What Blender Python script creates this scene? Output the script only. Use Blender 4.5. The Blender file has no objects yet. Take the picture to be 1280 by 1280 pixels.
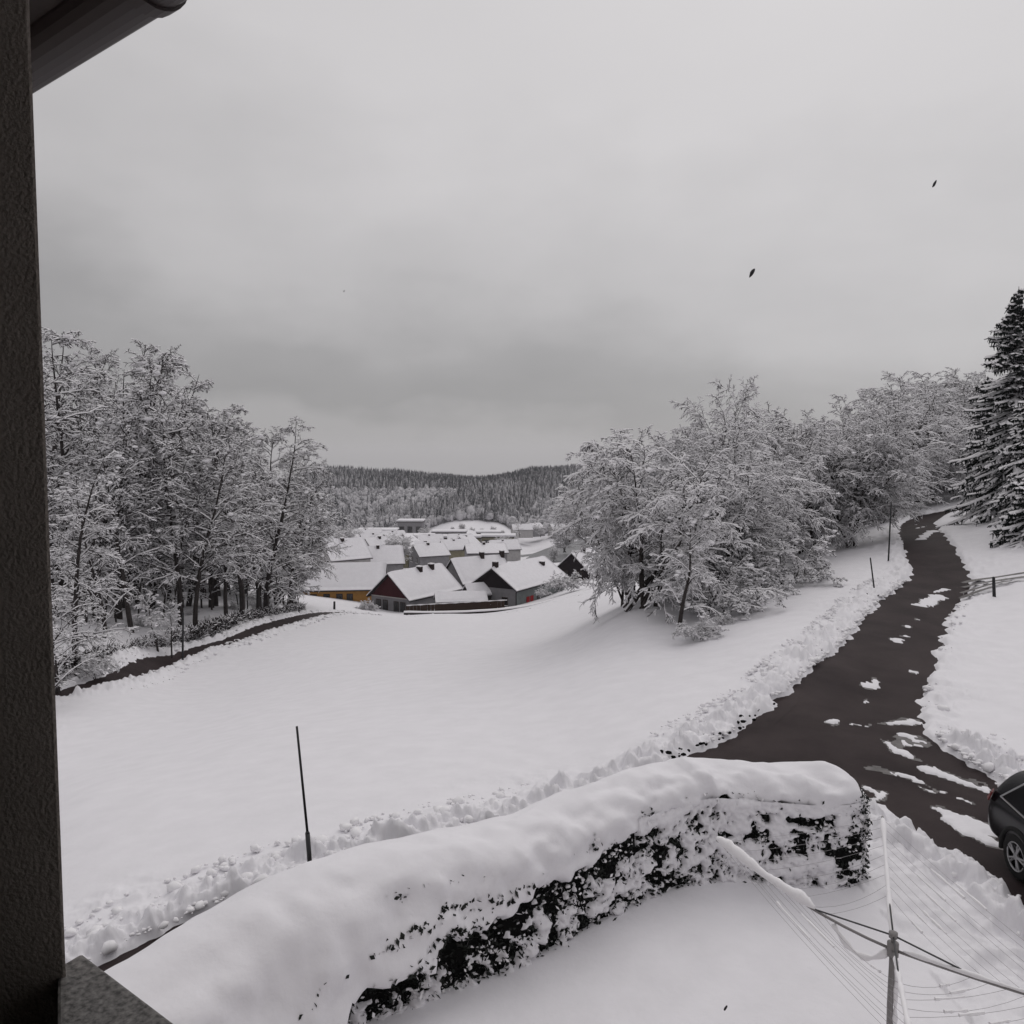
import bpy, math, random
import numpy as np
from mathutils import Vector, Matrix

C = bpy.context.scene.collection
scene = bpy.context.scene
R = math.radians
EYE = 6.2                                   # metres from the yard to the window the picture is taken from
FOC, HORIZ = 1000.0, 575.0                  # focal length / horizon row of the 1280 px photograph
PITCH = math.atan((640 - HORIZ) / FOC)

# ------------------------------------------------------------------ camera, world, sun, exposure
cam_d = bpy.data.cameras.new('camera')
cam_d.sensor_width = 36; cam_d.lens = 36 * FOC / 1280
cam_d.clip_start = 0.05; cam_d.clip_end = 9000
cam = bpy.data.objects.new('camera', cam_d); C.objects.link(cam)
cam.location = (0, 0, EYE); cam.rotation_euler = (R(90) - PITCH, 0, 0)
scene.camera = cam

SUN_AZ, SUN_EL = R(22), R(48)               # a faint brightening behind the cloud, to the right
world = bpy.data.worlds.new('World'); scene.world = world; world.use_nodes = True
nt = world.node_tree; nt.nodes.clear()
def wn(t, **k):
    n = nt.nodes.new(t)
    for a, b in k.items(): setattr(n, a, b)
    return n
out = wn('ShaderNodeOutputWorld'); bg = wn('ShaderNodeBackground'); add = wn('ShaderNodeAddShader'); bg2 = wn('ShaderNodeBackground')
sky = wn('ShaderNodeTexSky', sky_type='NISHITA', sun_disc=False)
sky.sun_elevation = SUN_EL; sky.sun_rotation = SUN_AZ
hs = wn('ShaderNodeHueSaturation'); hs.inputs['Saturation'].default_value = 0.12; hs.inputs['Value'].default_value = 0.35
nt.links.new(sky.outputs[0], hs.inputs['Color']); nt.links.new(hs.outputs[0], bg.inputs[0]); bg.inputs[1].default_value = 0.05
# overcast: brighter with elevation, soft cloud mottling, brighter towards the hidden sun
tc = wn('ShaderNodeTexCoord'); sep = wn('ShaderNodeSeparateXYZ'); nt.links.new(tc.outputs['Generated'], sep.inputs[0])
def wmath(op, a, b=None):
    m = wn('ShaderNodeMath', operation=op)
    for i, v in enumerate((a, b)):
        if v is None: continue
        if isinstance(v, (int, float)): m.inputs[i].default_value = v
        else: nt.links.new(v, m.inputs[i])
    return m.outputs[0]
vm = wn('ShaderNodeVectorMath', operation='MULTIPLY'); nt.links.new(tc.outputs['Generated'], vm.inputs[0]); vm.inputs[1].default_value = (1, 1, 2.1)
nz = wn('ShaderNodeTexNoise'); nz.inputs['Scale'].default_value = 2.1; nz.inputs['Detail'].default_value = 5; nz.inputs['Roughness'].default_value = 0.5
nt.links.new(vm.outputs[0], nz.inputs['Vector'])
nz2 = wn('ShaderNodeTexNoise'); nz2.inputs['Scale'].default_value = 7; nz2.inputs['Detail'].default_value = 4
nt.links.new(vm.outputs[0], nz2.inputs['Vector'])
el = wmath('ADD', sep.outputs[2], wmath('MULTIPLY', wmath('SUBTRACT', nz.outputs[0], 0.5), 0.34))
el = wmath('ADD', el, wmath('MULTIPLY', wmath('SUBTRACT', nz2.outputs[0], 0.5), 0.11))
el = wmath('ADD', el, wmath('MULTIPLY', sep.outputs[0], 0.13))
ramp = wn('ShaderNodeValToRGB'); nt.links.new(el, ramp.inputs[0])
cr = ramp.color_ramp
while len(cr.elements) < 6: cr.elements.new(0.5)
for e, (p, v) in zip(cr.elements, ((0.0, .31), (0.035, .24), (0.10, .28), (0.21, .44), (0.40, .59), (0.95, .72))):
    e.position = p; e.color = (v * 1.0, v * 0.968, v * 0.980, 1)
nt.links.new(ramp.outputs[0], bg2.inputs[0]); bg2.inputs[1].default_value = 0.93
nt.links.new(bg.outputs[0], add.inputs[0]); nt.links.new(bg2.outputs[0], add.inputs[1]); nt.links.new(add.outputs[0], out.inputs[0])

sun_d = bpy.data.lights.new('sun', 'SUN'); sun_d.energy = 0.75; sun_d.angle = R(40); sun_d.color = (1, 0.97, 0.93)
sun = bpy.data.objects.new('sun', sun_d); C.objects.link(sun)
sd_ = Vector((math.sin(SUN_AZ) * math.cos(SUN_EL), math.cos(SUN_AZ) * math.cos(SUN_EL), math.sin(SUN_EL)))
sun.rotation_euler = (-sd_).to_track_quat('-Z', 'Y').to_euler(); sun.location = (0, 0, 60)
scene.view_settings.view_transform = 'Standard'; scene.view_settings.look = 'None'
scene.view_settings.exposure = -0.1; scene.view_settings.gamma = 1; scene.view_settings.use_curve_mapping = False
scene.cycles.max_bounces = 6; scene.cycles.diffuse_bounces = 4; scene.cycles.volume_bounces = 1

# ------------------------------------------------------------------ materials
MATS = {}
def mat(name, col, rough=0.7, noise=0, nscale=8, bump=0, bscale=None, spec=0.3, metal=0, col2=None):
    m = bpy.data.materials.new(name); m.use_nodes = True; t = m.node_tree
    b = t.nodes['Principled BSDF']; b.inputs['Roughness'].default_value = rough
    b.inputs['Specular IOR Level'].default_value = spec; b.inputs['Metallic'].default_value = metal
    b.inputs['Base Color'].default_value = (*col, 1)
    geo = t.nodes.new('ShaderNodeTexCoord')
    if noise or col2:
        n = t.nodes.new('ShaderNodeTexNoise'); n.inputs['Scale'].default_value = nscale; n.inputs['Detail'].default_value = 6; n.inputs['Roughness'].default_value = 0.6
        t.links.new(geo.outputs['Object'], n.inputs['Vector'])
        r = t.nodes.new('ShaderNodeValToRGB'); r.color_ramp.elements[0].position = 0.35; r.color_ramp.elements[1].position = 0.65
        c2 = col2 or tuple(min(1, c * (1 + noise)) for c in col)
        c1 = col if col2 else tuple(c * (1 - noise) for c in col)
        r.color_ramp.elements[0].color = (*c1, 1); r.color_ramp.elements[1].color = (*c2, 1)
        t.links.new(n.outputs[0], r.inputs[0]); t.links.new(r.outputs[0], b.inputs['Base Color'])
    if bump:
        n2 = t.nodes.new('ShaderNodeTexNoise'); n2.inputs['Scale'].default_value = bscale or nscale * 3; n2.inputs['Detail'].default_value = 5
        t.links.new(geo.outputs['Object'], n2.inputs['Vector'])
        bp = t.nodes.new('ShaderNodeBump'); bp.inputs['Strength'].default_value = bump; bp.inputs['Distance'].default_value = 0.03
        t.links.new(n2.outputs[0], bp.inputs['Height']); t.links.new(bp.outputs[0], b.inputs['Normal'])
    MATS[name] = m; return m
snow = mat('snow', (.74, .73, .76), .75, noise=.03, nscale=1.5, bump=.25, bscale=9, spec=.15)
snow_t = mat('tree_snow', (.80, .79, .81), .8, spec=.1)
bark = mat('bark', (.035, .029, .028), .9, noise=.35, nscale=5, bump=.5, bscale=14)
twig = mat('twig_bark', (.032, .026, .026), .9, spec=.1)
needle = mat('spruce_needles', (.014, .018, .017), .9, spec=.1)
leafm = mat('hedge_leaf', (.010, .012, .010), .6, noise=.5, nscale=4, spec=.25)
corem = mat('hedge_core', (.008, .008, .008), 1, spec=0)
wetroad = mat('wet_asphalt', (.025, .018, .019), .55, nscale=.55, bump=.25, bscale=60, spec=.035, col2=(.046, .035, .0355))
slush = mat('wet_slush', (.04, .034, .034), .5, nscale=6, col2=(.12, .11, .11))
plaster = mat('dark_plaster', (.40, .36, .325), .95, noise=.15, nscale=3.5, bump=.25, bscale=210, spec=.1)
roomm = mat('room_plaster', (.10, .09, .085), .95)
stone = mat('sill_stone', (.04, .037, .036), .5, nscale=130, col2=(.22, .21, .205), spec=.3)
gutm = mat('gutter_brown', (.03, .022, .022), .5, spec=.3)
woodd = mat('soffit_wood', (.03, .022, .02), .8, noise=.3, nscale=10)
steel = mat('grey_steel', (.22, .21, .21), .5, metal=.3)
linem = mat('plastic_line', (.30, .29, .30), .6)
polem = mat('dark_pole', (.022, .022, .024), .6)
polem2 = mat('sleeve_grey', (.05, .05, .053), .6)
paint = mat('black_car_paint', (.006, .006, .008), .22, spec=.5)
glassd = mat('dark_car_glass', (.004, .004, .005), .08, spec=.5)
chrome = mat('chrome', (.45, .45, .46), .3, metal=1)
alloy = mat('alloy_rim', (.36, .36, .37), .4, metal=.6)
rubber = mat('tyre_rubber', (.012, .012, .012), .9)
redl = mat('tail_lamp', (.12, .008, .008), .3)
waterm = mat('grey_water', (.11, .112, .118), .3, noise=.15, nscale=.05, spec=.3)
def wallm(n, c): return mat(n, c, .9, noise=.12, nscale=1.2, spec=.1)
ochre = wallm('ochre_render', (.36, .19, .055)); olive = wallm('olive_boards', (.10, .08, .045)); grey = wallm('grey_render', (.21, .205, .215)); green = wallm('grey_green_render', (.15, .165, .165))
redb = wallm('red_brown_boards', (.055, .014, .018)); darkb = wallm('dark_brown_boards', (.016, .011, .014)); beige = wallm('beige_render', (.19, .175, .12)); fenceb = wallm('fence_boards', (.045, .030, .024))
pale = wallm('pale_render', (.36, .35, .35)); dred = wallm('red_shutter', (.26, .018, .022)); rooft = wallm('dark_roof_tiles', (.03, .026, .028)); brick = wallm('chimney_brick', (.028, .02, .02)); winf = wallm('window_frame_dark', (.05, .035, .03)); winl = wallm('window_frame_light', (.4, .38, .36))
pane = mat('window_pane', (.012, .012, .014), .1, spec=.5)
flake = mat('falling_flake', (.03, .03, .033), .8)

# ------------------------------------------------------------------ helpers
def tag(o, label=None, cat=None, group=None, kind=None):
    if label: o['label'] = label
    if cat: o['category'] = cat
    if group: o['group'] = group
    if kind: o['kind'] = kind
    return o
def empty(name, loc, rz=0, label=None, cat=None, group=None):
    o = bpy.data.objects.new(name, None); C.objects.link(o); o.location = loc; o.rotation_euler = (0, 0, rz); o.empty_display_size = .3
    return tag(o, label, cat, group)
def mesh_np(name, V, F, mats, midx=None, smooth=False):
    V = np.asarray(V, np.float32).reshape(-1, 3); F = np.asarray(F, np.int32); k = F.shape[1]
    me = bpy.data.meshes.new(name); me.vertices.add(len(V)); me.vertices.foreach_set('co', V.ravel())
    me.loops.add(F.size); me.loops.foreach_set('vertex_index', F.ravel())
    me.polygons.add(len(F)); me.polygons.foreach_set('loop_start', np.arange(0, F.size, k, dtype=np.int32)); me.polygons.foreach_set('loop_total', np.full(len(F), k, np.int32))
    for m in mats: me.materials.append(m)
    if midx is not None: me.polygons.foreach_set('material_index', np.asarray(midx, np.int32))
    if smooth: me.polygons.foreach_set('use_smooth', np.ones(len(F), bool))
    me.update(calc_edges=True); me.validate(); return me
def link(name, me, parent=None):
    o = bpy.data.objects.new(name, me); C.objects.link(o)
    if parent: o.parent = parent
    return o
class MB:
    def __init__(s): s.v = []; s.f = []
    def add(s, vs, fs):
        b = len(s.v); s.v += [tuple(v) for v in vs]; s.f += [tuple(i + b for i in f) for f in fs]
    def box(s, x0, x1, y0, y1, z0, z1):
        s.add([(x, y, z) for z in (z0, z1) for y in (y0, y1) for x in (x0, x1)],
              [(0, 2, 3, 1), (4, 5, 7, 6), (0, 1, 5, 4), (2, 6, 7, 3), (0, 4, 6, 2), (1, 3, 7, 5)])
    def prism(s, prof, axis, a, b):                 # profile in the plane across axis, extruded a..b
        n = len(prof)
        def P(p, t): return {'x': (t, p[0], p[1]), 'y': (p[0], t, p[1]), 'z': (p[0], p[1], t)}[axis]
        s.add([P(p, a) for p in prof] + [P(p, b) for p in prof],
              [tuple(range(n))[::-1], tuple(range(n, 2 * n))] + [(i, (i + 1) % n, n + (i + 1) % n, n + i) for i in range(n)])
    def tube(s, pts, rad, n=8, cap=True):
        pts = [Vector(p) for p in pts]; rad = rad if isinstance(rad, (list, tuple)) else [rad] * len(pts)
        rings = []
        for i, p in enumerate(pts):
            d = (pts[min(i + 1, len(pts) - 1)] - pts[max(i - 1, 0)]).normalized()
            a = d.cross(Vector((0, 0, 1)) if abs(d.z) < .95 else Vector((1, 0, 0))).normalized(); b = a.cross(d)
            rings.append([p + (a * math.cos(2 * math.pi * k / n) + b * math.sin(2 * math.pi * k / n)) * rad[i] for k in range(n)])
        fs = [(i * n + k, i * n + (k + 1) % n, (i + 1) * n + (k + 1) % n, (i + 1) * n + k) for i in range(len(pts) - 1) for k in range(n)]
        if cap: fs += [tuple(range(n))[::-1], tuple(range((len(pts) - 1) * n, len(pts) * n))]
        s.add([v for r in rings for v in r], fs)
    def build(s, name, m, parent=None, smooth=False, bevel=0):
        me = bpy.data.meshes.new(name); me.from_pydata(s.v, [], s.f)
        for mm in (m if isinstance(m, (list, tuple)) else [m]): me.materials.append(mm)
        if smooth: me.polygons.foreach_set('use_smooth', np.ones(len(me.polygons), bool))
        me.update(); o = link(name, me, parent)
        if bevel:
            bm = o.modifiers.new('bevel', 'BEVEL'); bm.width = bevel; bm.segments = 2; bm.limit_method = 'ANGLE'
        return o
def ico(sub=1):
    import bmesh
    bm = bmesh.new(); bmesh.ops.create_icosphere(bm, subdivisions=sub, radius=1)
    V = np.array([v.co for v in bm.verts]); F = np.array([[v.index for v in f.verts] for f in bm.faces]); bm.free(); return V, F
ICO1, ICO2 = ico(1), ico(2)
def blobs(cent, size, rng, base=ICO1, flat=.65, jit=.28):
    V, F = base; n = len(cent); cent = np.asarray(cent); size = np.asarray(size).reshape(-1, 1, 1)
    a = rng.uniform(0, 6.28, n); ca, sa = np.cos(a), np.sin(a)
    vv = V[None] * (1 + rng.uniform(-jit, jit, (n, len(V), 1))) * size
    vv = vv * np.stack([rng.uniform(.8, 1.35, n), rng.uniform(.7, 1.1, n), np.full(n, flat) * rng.uniform(.8, 1.2, n)], 1)[:, None]
    x = vv[..., 0] * ca[:, None] - vv[..., 1] * sa[:, None]; y = vv[..., 0] * sa[:, None] + vv[..., 1] * ca[:, None]
    vv = np.stack([x, y, vv[..., 2]], -1) + cent[:, None]
    return vv.reshape(-1, 3), (F[None] + (np.arange(n) * len(V))[:, None, None]).reshape(-1, 3)
def vnoise(x, y, seed=0):
    x = np.asarray(x, float); y = np.asarray(y, float)
    xi = np.floor(x).astype(np.int64); yi = np.floor(y).astype(np.int64); fx = x - xi; fy = y - yi
    fx = fx * fx * (3 - 2 * fx); fy = fy * fy * (3 - 2 * fy)
    def h(a, b):
        n = (a * 374761393 + b * 668265263 + seed * 982451653) & 0x7fffffff
        n = ((n ^ (n >> 13)) * 1274126177) & 0x7fffffff
        return ((n ^ (n >> 16)) & 0xffff) / 65535.0
    return (h(xi, yi) * (1 - fx) + h(xi + 1, yi) * fx) * (1 - fy) + (h(xi, yi + 1) * (1 - fx) + h(xi + 1, yi + 1) * fx) * fy - .5
def fbm(x, y, seed=0, oct=4):
    s = 0; a = 1
    for i in range(oct): s = s + a * vnoise(x * 2 ** i + 17.3 * i, y * 2 ** i - 9.1 * i, seed + i); a *= .5
    return s
def sstep(a, b, x):
    t = np.clip((x - a) / (b - a), 0, 1); return t * t * (3 - 2 * t)
cP, sP = math.cos(PITCH), math.sin(PITCH)
def ray(px, py):
    u = (px - 640) / FOC; v = (640 - py) / FOC
    return u, cP + v * sP, -sP + v * cP
def at(px, py, Y):                                  # surveyed point: bearing from the photograph, distance Y
    a, b, d = ray(px, py); return (a * Y / b, Y, EYE + d * Y / b)
def gz(px, py, z):
    a, b, d = ray(px, py); t = (z - EYE) / d; return (a * t, b * t)

# ------------------------------------------------------------------ terrain: a smooth surface through surveyed points
K = .85
ctrl = [at(a, b, c * K) for a, b, c in (
 (150, 1212, 11.2), (389, 1090, 13.6), (560, 1045, 15), (850, 930, 19.7), (1000, 850, 24.5), (1090, 760, 36), (1130, 720, 46), (1195, 720, 46), (1135, 655, 72), (1190, 640, 82),
 (1240, 740, 41), (1270, 850, 25.5), (1260, 640, 72), (1270, 650, 60), (1150, 800, 30.5), (847, 800, 35), (800, 765, 42), (720, 748, 116), (760, 755, 75), (700, 800, 48), (700, 900, 25), (560, 900, 27), (560, 800, 62),
 (560, 773, 112), (400, 768, 110), (400, 850, 45), (300, 900, 34), (300, 820, 62), (300, 795, 70), (70, 880, 42), (200, 835, 56), (100, 1000, 21), (100, 920, 36), (150, 800, 58), (250, 770, 80), (150, 760, 85), (100, 700, 110), (640, 769, 114), (480, 773, 111),
 (490, 766, 138), (600, 763, 140), (680, 750, 140), (715, 740, 140), (430, 758, 135), (400, 757, 130), (600, 712, 250), (440, 716, 220), (690, 704, 305), (690, 697, 365), (690, 691, 440), (690, 684, 540), (560, 706, 300), (560, 699, 360), (560, 691, 450), (560, 684, 560), (430, 706, 300), (430, 699, 360), (430, 691, 450), (430, 683, 560), (800, 700, 330), (800, 684, 540), (300, 700, 330), (300, 684, 540), (600, 672, 750), (430, 670, 750), (700, 673, 750),
 (590, 648, 830), (562, 655, 815), (620, 655, 815), (540, 668, 790), (640, 669, 790), (450, 664, 860), (520, 657, 860), (660, 662, 860), (390, 597, 1250), (440, 597, 1250), (500, 600, 1250), (560, 605, 1250), (612, 608, 1250), (640, 602, 1250), (665, 596, 1250), (720, 593, 1250), (250, 610, 1250), (850, 605, 1250), (1050, 600, 1250), (100, 610, 1250),
 (250, 668, 800), (850, 672, 800), (960, 690, 120), (1060, 660, 100), (880, 720, 80))]
ctrl += [(0, 3, 0), (3, 6, 0), (-3, 5, 0), (6, 6, 0), (0, 9, 0), (4, 11, 0), (9, 9, .05), (-5, 6, -.1), (13, 10, .2), (8, 17, .1), (5, 15, 0), (9, 20, .1), (20, 20, .6), (40, 30, 2), (60, 60, 4), (100, 100, 8), (80, 10, 4), (0, -6, 0), (-10, -5, -.2), (0, -40, 3), (-60, -30, -2), (-15, 3, -.8), (-30, 12, -3.5), (-40, 35, -4.5), (-60, 60, -2), (-90, 90, 4), (-70, 120, 0), (150, -150, 10), (-200, -100, 0), (200, 150, 14), (-250, 150, 5), (0, -500, 10), (500, 300, 0), (-500, 300, -20),
         (0, 2500, -170), (0, 1500, -90), (500, 1500, -90), (-500, 1500, -90), (1500, 2000, -120), (-1500, 2000, -120), (0, 6000, -300), (3000, 0, -20), (-3000, 0, -20), (0, -3000, 0), (900, 900, -40), (-900, 900, -40)]
ctrl = np.array(ctrl)
def warp(x, y):
    r = np.sqrt(x * x + y * y) + 1e-6; lr = np.log(r + 2.0)
    return np.stack([x / r * lr, y / r * lr], -1)
_cp = warp(ctrl[:, 0], ctrl[:, 1])
def _k(d2): return .5 * d2 * np.log(d2 + 1e-9)
_n = len(ctrl); _A = np.zeros((_n + 3, _n + 3))
_A[:_n, :_n] = _k(((_cp[:, None] - _cp[None]) ** 2).sum(-1)) + np.eye(_n) * 1e-4
_A[:_n, _n] = 1; _A[:_n, _n + 1:] = _cp; _A[_n, :_n] = 1; _A[_n + 1:, :_n] = _cp.T
_w = np.linalg.solve(_A, np.concatenate([ctrl[:, 2], np.zeros(3)]))
def base_z(x, y):
    x = np.atleast_1d(np.asarray(x, float)); y = np.atleast_1d(np.asarray(y, float)); sh = x.shape; q = warp(x.ravel(), y.ravel()); o = np.empty(len(q))
    for i in range(0, len(q), 40000):
        c = q[i:i + 40000]; o[i:i + 40000] = _k(((c[:, None] - _cp[None]) ** 2).sum(-1)) @ _w[:_n] + _w[_n] + c @ _w[_n + 1:]
    return o.reshape(sh)
def gnd(x, y): return float(base_z(x, y)[0]) + .12
def hit(px, py):                                    # where a bearing meets the ground
    a, b, d = ray(px, py); t = np.exp(np.linspace(math.log(4), math.log(1400), 1500)); z = base_z(a * t, b * t); k = np.argmax(EYE + d * t < z)
    return (a * t[k], b * t[k])
def place(px, Y):                                   # a spot on the ground on the bearing px, Y metres off
    z = -2.
    for _ in range(4):
        dep = Y * cP + (EYE - z) * sP; x = (px - 640) / FOC * dep; z = gnd(x, Y)
    return Vector((x, Y, z))
def resample(P, st):
    P = np.array(P, float); d = np.concatenate([[0], np.cumsum(np.linalg.norm(np.diff(P, axis=0), axis=1))]); t = np.arange(0, d[-1] + st, st)
    # smooth by Catmull-Rom over the arc length
    out = []
    for s in t:
        i = min(max(np.searchsorted(d, s) - 1, 0), len(P) - 2); u = (s - d[i]) / (d[i + 1] - d[i])
        p0, p1, p2, p3 = P[max(i - 1, 0)], P[i], P[i + 1], P[min(i + 2, len(P) - 1)]
        out.append(.5 * ((2 * p1) + (-p0 + p2) * u + (2 * p0 - 5 * p1 + 4 * p2 - p3) * u * u + (-p0 + 3 * p1 - 3 * p2 + p3) * u ** 3))
    return np.array(out)
lane_c = resample([(-15, 1.5), (-8.5, 5.6), (-4.5, 8.55), (-2.0, 10.35), (-.1, 11.6), (4.55, 14.98), (7.55, 18.2), (10.2, 22.2), (12.6, 25.9), (16.0, 31.4), (20.2, 37.6), (22.0, 41.0)] + [hit(*q) for q in ((1163, 697), (1158, 681), (1148, 664), (1149, 653), (1165, 645), (1190, 639))] + [(70, 84), (95, 90)], .5)
lane_w = np.interp(lane_c[:, 0], [-15, -.5, 4.5, 8, 12, 20, 24, 30, 42, 80], [1.3, 1.2, 1.25, 1.35, 1.15, 1.12, 1.2, 1.15, 1.1, 1.2])
drive_c = resample([(7.9, 18.3), (7.75, 16.5), (7.75, 14.8), (8.2, 12.6), (8.6, 10), (9.0, 6.5), (9.3, 1)], .4)
drive_w = np.full(len(drive_c), 1.3)
val_pts = [place(-60, 26)[:2]] + [hit(*p) for p in ((20, 886), (70, 870), (110, 858), (150, 846), (200, 829), (250, 812), (300, 797), (350, 780))] + [place(a, c * K)[:2] for a, c in ((405, 113), (450, 123), (520, 125), (600, 125), (660, 124), (720, 123), (800, 124), (900, 128))]
val_c = resample(val_pts, 1.2); val_w = np.interp(val_c[:, 1], [36, 44, 52, 70], [.42, .42, .6, .85])
def pathdist(x, y, c, w):
    x = np.asarray(x); sh = x.shape; q = np.stack([x.ravel(), np.asarray(y).ravel()], 1); o = np.full(len(q), 99.); lo, hi = c.min(0) - 6, c.max(0) + 6
    idx = np.where(((q > lo) & (q < hi)).all(1))[0]
    for i in range(0, len(idx), 30000):
        j = idx[i:i + 30000]; d = np.sqrt(((q[j][:, None] - c[None]) ** 2).sum(-1)); k = d.argmin(1)
        a = c[np.maximum(k - 1, 0)]; b = c[np.minimum(k + 1, len(c) - 1)]; t = b - a; t /= np.linalg.norm(t, axis=1)[:, None] + 1e-9; v = q[j] - c[k]
        al = (v * t).sum(1); pr = np.sqrt(np.maximum((v ** 2).sum(1) - np.where((k == 0) | (k == len(c) - 1), 0, al ** 2), 0))
        o[j] = pr - w[k]
    return o.reshape(sh)
# snow left lying on the roads: short streaks (from, to, width)
PATCH = [(hit(a, b), hit(c, d), w) for a, b, c, d, w in (
 (1152, 757, 1174, 745, .26), (1166, 742, 1182, 737, .10), (1152, 674, 1166, 664, .32), (1148, 660, 1160, 658, .15), (1089, 860, 1092, 852, .12), (1120, 801, 1121, 800, .14), (1131, 797, 1132, 796, .1), (1145, 776, 1146, 775, .1), (1133, 784, 1134, 783, .08),
 (1112, 905, 1140, 903, .10), (1108, 930, 1135, 945, .10), (1136, 921, 1152, 934, .12), (1126, 925, 1133, 933, .08), (1122, 968, 1178, 990, .10), (1150, 985, 1165, 992, .07), (1160, 962, 1235, 990, .14), (1175, 1012, 1240, 1042, .22), (1190, 1024, 1240, 1055, .16), (1078, 984, 1100, 994, .05), (1095, 1000, 1105, 992, .05), (1112, 980, 1130, 985, .03), (1066, 906, 1080, 908, .07), (1200, 1000, 1215, 1006, .08), (1090, 962, 1096, 962, .03), (1170, 1070, 1240, 1110, .08), (255, 813, 300, 799, .10), (1140, 842, 1142, 840, .05), (1080, 880, 1083, 877, .04), (1040, 905, 1046, 903, .03))]
def patch_sd(x, y):
    o = np.full(np.shape(x), 9.)
    for a, b, w in PATCH:
        a = np.array(a); b = np.array(b); ab = b - a; L = (ab ** 2).sum() + 1e-6; t = np.clip(((x - a[0]) * ab[0] + (y - a[1]) * ab[1]) / L, 0, 1)
        o = np.minimum(o, np.sqrt((x - a[0] - t * ab[0]) ** 2 + (y - a[1] - t * ab[1]) ** 2) - w * (1 if np.hypot(*a) < 22 else 1.15))
    return o
# polar sheet: fine in front, coarse all round, so that the ground reaches the horizon in every direction
th = np.concatenate([np.arange(-180, -42, 4.), np.arange(-42, -33, .5), np.arange(-33, 36, .105), np.arange(36, 45, .5), np.arange(45, 180.1, 4.)])
rr = [0.6]
while rr[-1] < 7: rr.append(rr[-1] * 1.08)
while rr[-1] < 22: rr.append(rr[-1] * 1.0043)
while rr[-1] < 110: rr.append(rr[-1] * 1.0072)
while rr[-1] < 1300: rr.append(rr[-1] * 1.02)
while rr[-1] < 3000: rr.append(rr[-1] * 1.1)
rr = np.array(rr); TH, RR = np.meshgrid(np.radians(th), rr); GX = RR * np.sin(TH); GY = RR * np.cos(TH)
BZ = base_z(GX, GY)
rag = fbm(GX * 1.6, GY * 1.6, 3, 4) * .34
D_l = pathdist(GX, GY, lane_c, lane_w); D_d = pathdist(GX, GY, drive_c, drive_w); D_v = pathdist(GX, GY, val_c, val_w)
road = np.minimum(D_l, D_d) + rag
road = np.minimum(road, D_v + rag * .9)
near = sstep(160, 60, RR)
pd = patch_sd(GX, GY) + rag * .55 + .22 * fbm(GX * 5, GY * 5, 13, 3) * np.minimum(1, RR / 25)
edge = sstep(-.03, .30, road)
depth = -.07 + edge * (.17 + .05 * fbm(GX * .35, GY * .35, 9, 3))
hedge_y = np.interp(GX, [-4.7, -3.62, -2.5, -.5, 1.0, 2.5, 3.5, 5.0], [4.6, 6.4, 7.9, 9.55, 10.75, 11.62, 11.75, 11.6])
near = near * np.where((GX < 5.0) & (GX > -6), sstep(-.1, .35, GY - hedge_y), 1)
berm = np.exp(-((road - .55) / .5) ** 2) * near
lump = fbm(GX * 4.2, GY * 4.2, 21, 4)
right = (GX > np.interp(GY, lane_c[:, 1], lane_c[:, 0])) & (GY > 17)
berm *= np.where(right, .3, 1)
depth += berm * edge * (.12 + .34 * np.maximum(lump, -.3) + .12 * fbm(GX * 11, GY * 11, 29, 2))
scuff = np.exp(-((road - 1.3) / .9) ** 2) * near * sstep(.02, .35, fbm(GX * .5, GY * .5, 33, 2) + .12)
depth += scuff * edge * .12 * lump
yard = (GX > 3.9) * (GY < 15) * (D_d > 0) * sstep(3.9, 4.6, GX)       # trodden snow beside the drive
depth += yard * edge * near * .10 * fbm(GX * 3.1, GY * 3.1, 51, 4)
depth = np.where(road < .2, np.maximum(depth, np.where(pd < 0, .012 + .03 * sstep(0, -.15, pd) + .02 * lump, -.07)), depth)
und = (.10 * fbm(GX * .12, GY * .12, 5, 2) + .025 * fbm(GX * .6, GY * .6, 6, 2)) * sstep(0, 2, road) * sstep(6, 14, RR)
GZ = BZ + depth + und
ncol = len(th)
ii = np.arange((len(rr) - 1) * (ncol - 1)); r0 = ii // (ncol - 1); c0 = ii % (ncol - 1); a = r0 * ncol + c0
Q = np.stack([a, a + 1, a + ncol + 1, a + ncol], 1)[:, ::-1]
V = np.stack([GX, GY, GZ], -1).reshape(-1, 3)
g = link('snow_ground', mesh_np('snow_ground', V, Q, [snow], smooth=True)); tag(g, kind='structure')
def sheet(name, mask, zz, m, step=1):               # part of the ground lattice as a sheet of its own
    q = Q[mask.ravel()[Q].all(1)]; u, inv = np.unique(q, return_inverse=True)
    vv = np.stack([GX.ravel()[u], GY.ravel()[u], zz.ravel()[u]], 1)
    o = link(name, mesh_np(name, vv, inv.reshape(q.shape), [m], smooth=True)); tag(o, kind='structure'); return o
inl = (D_l < .6) & (RR < 140); ind = (D_d < .7) & (RR < 40)
sheet('lane', inl, BZ, wetroad); sheet('driveway', ind & (D_l > -.35), BZ + .004, wetroad); sheet('valley_road', (D_v < .7) & (RR < 160), BZ, wetroad)
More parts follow.
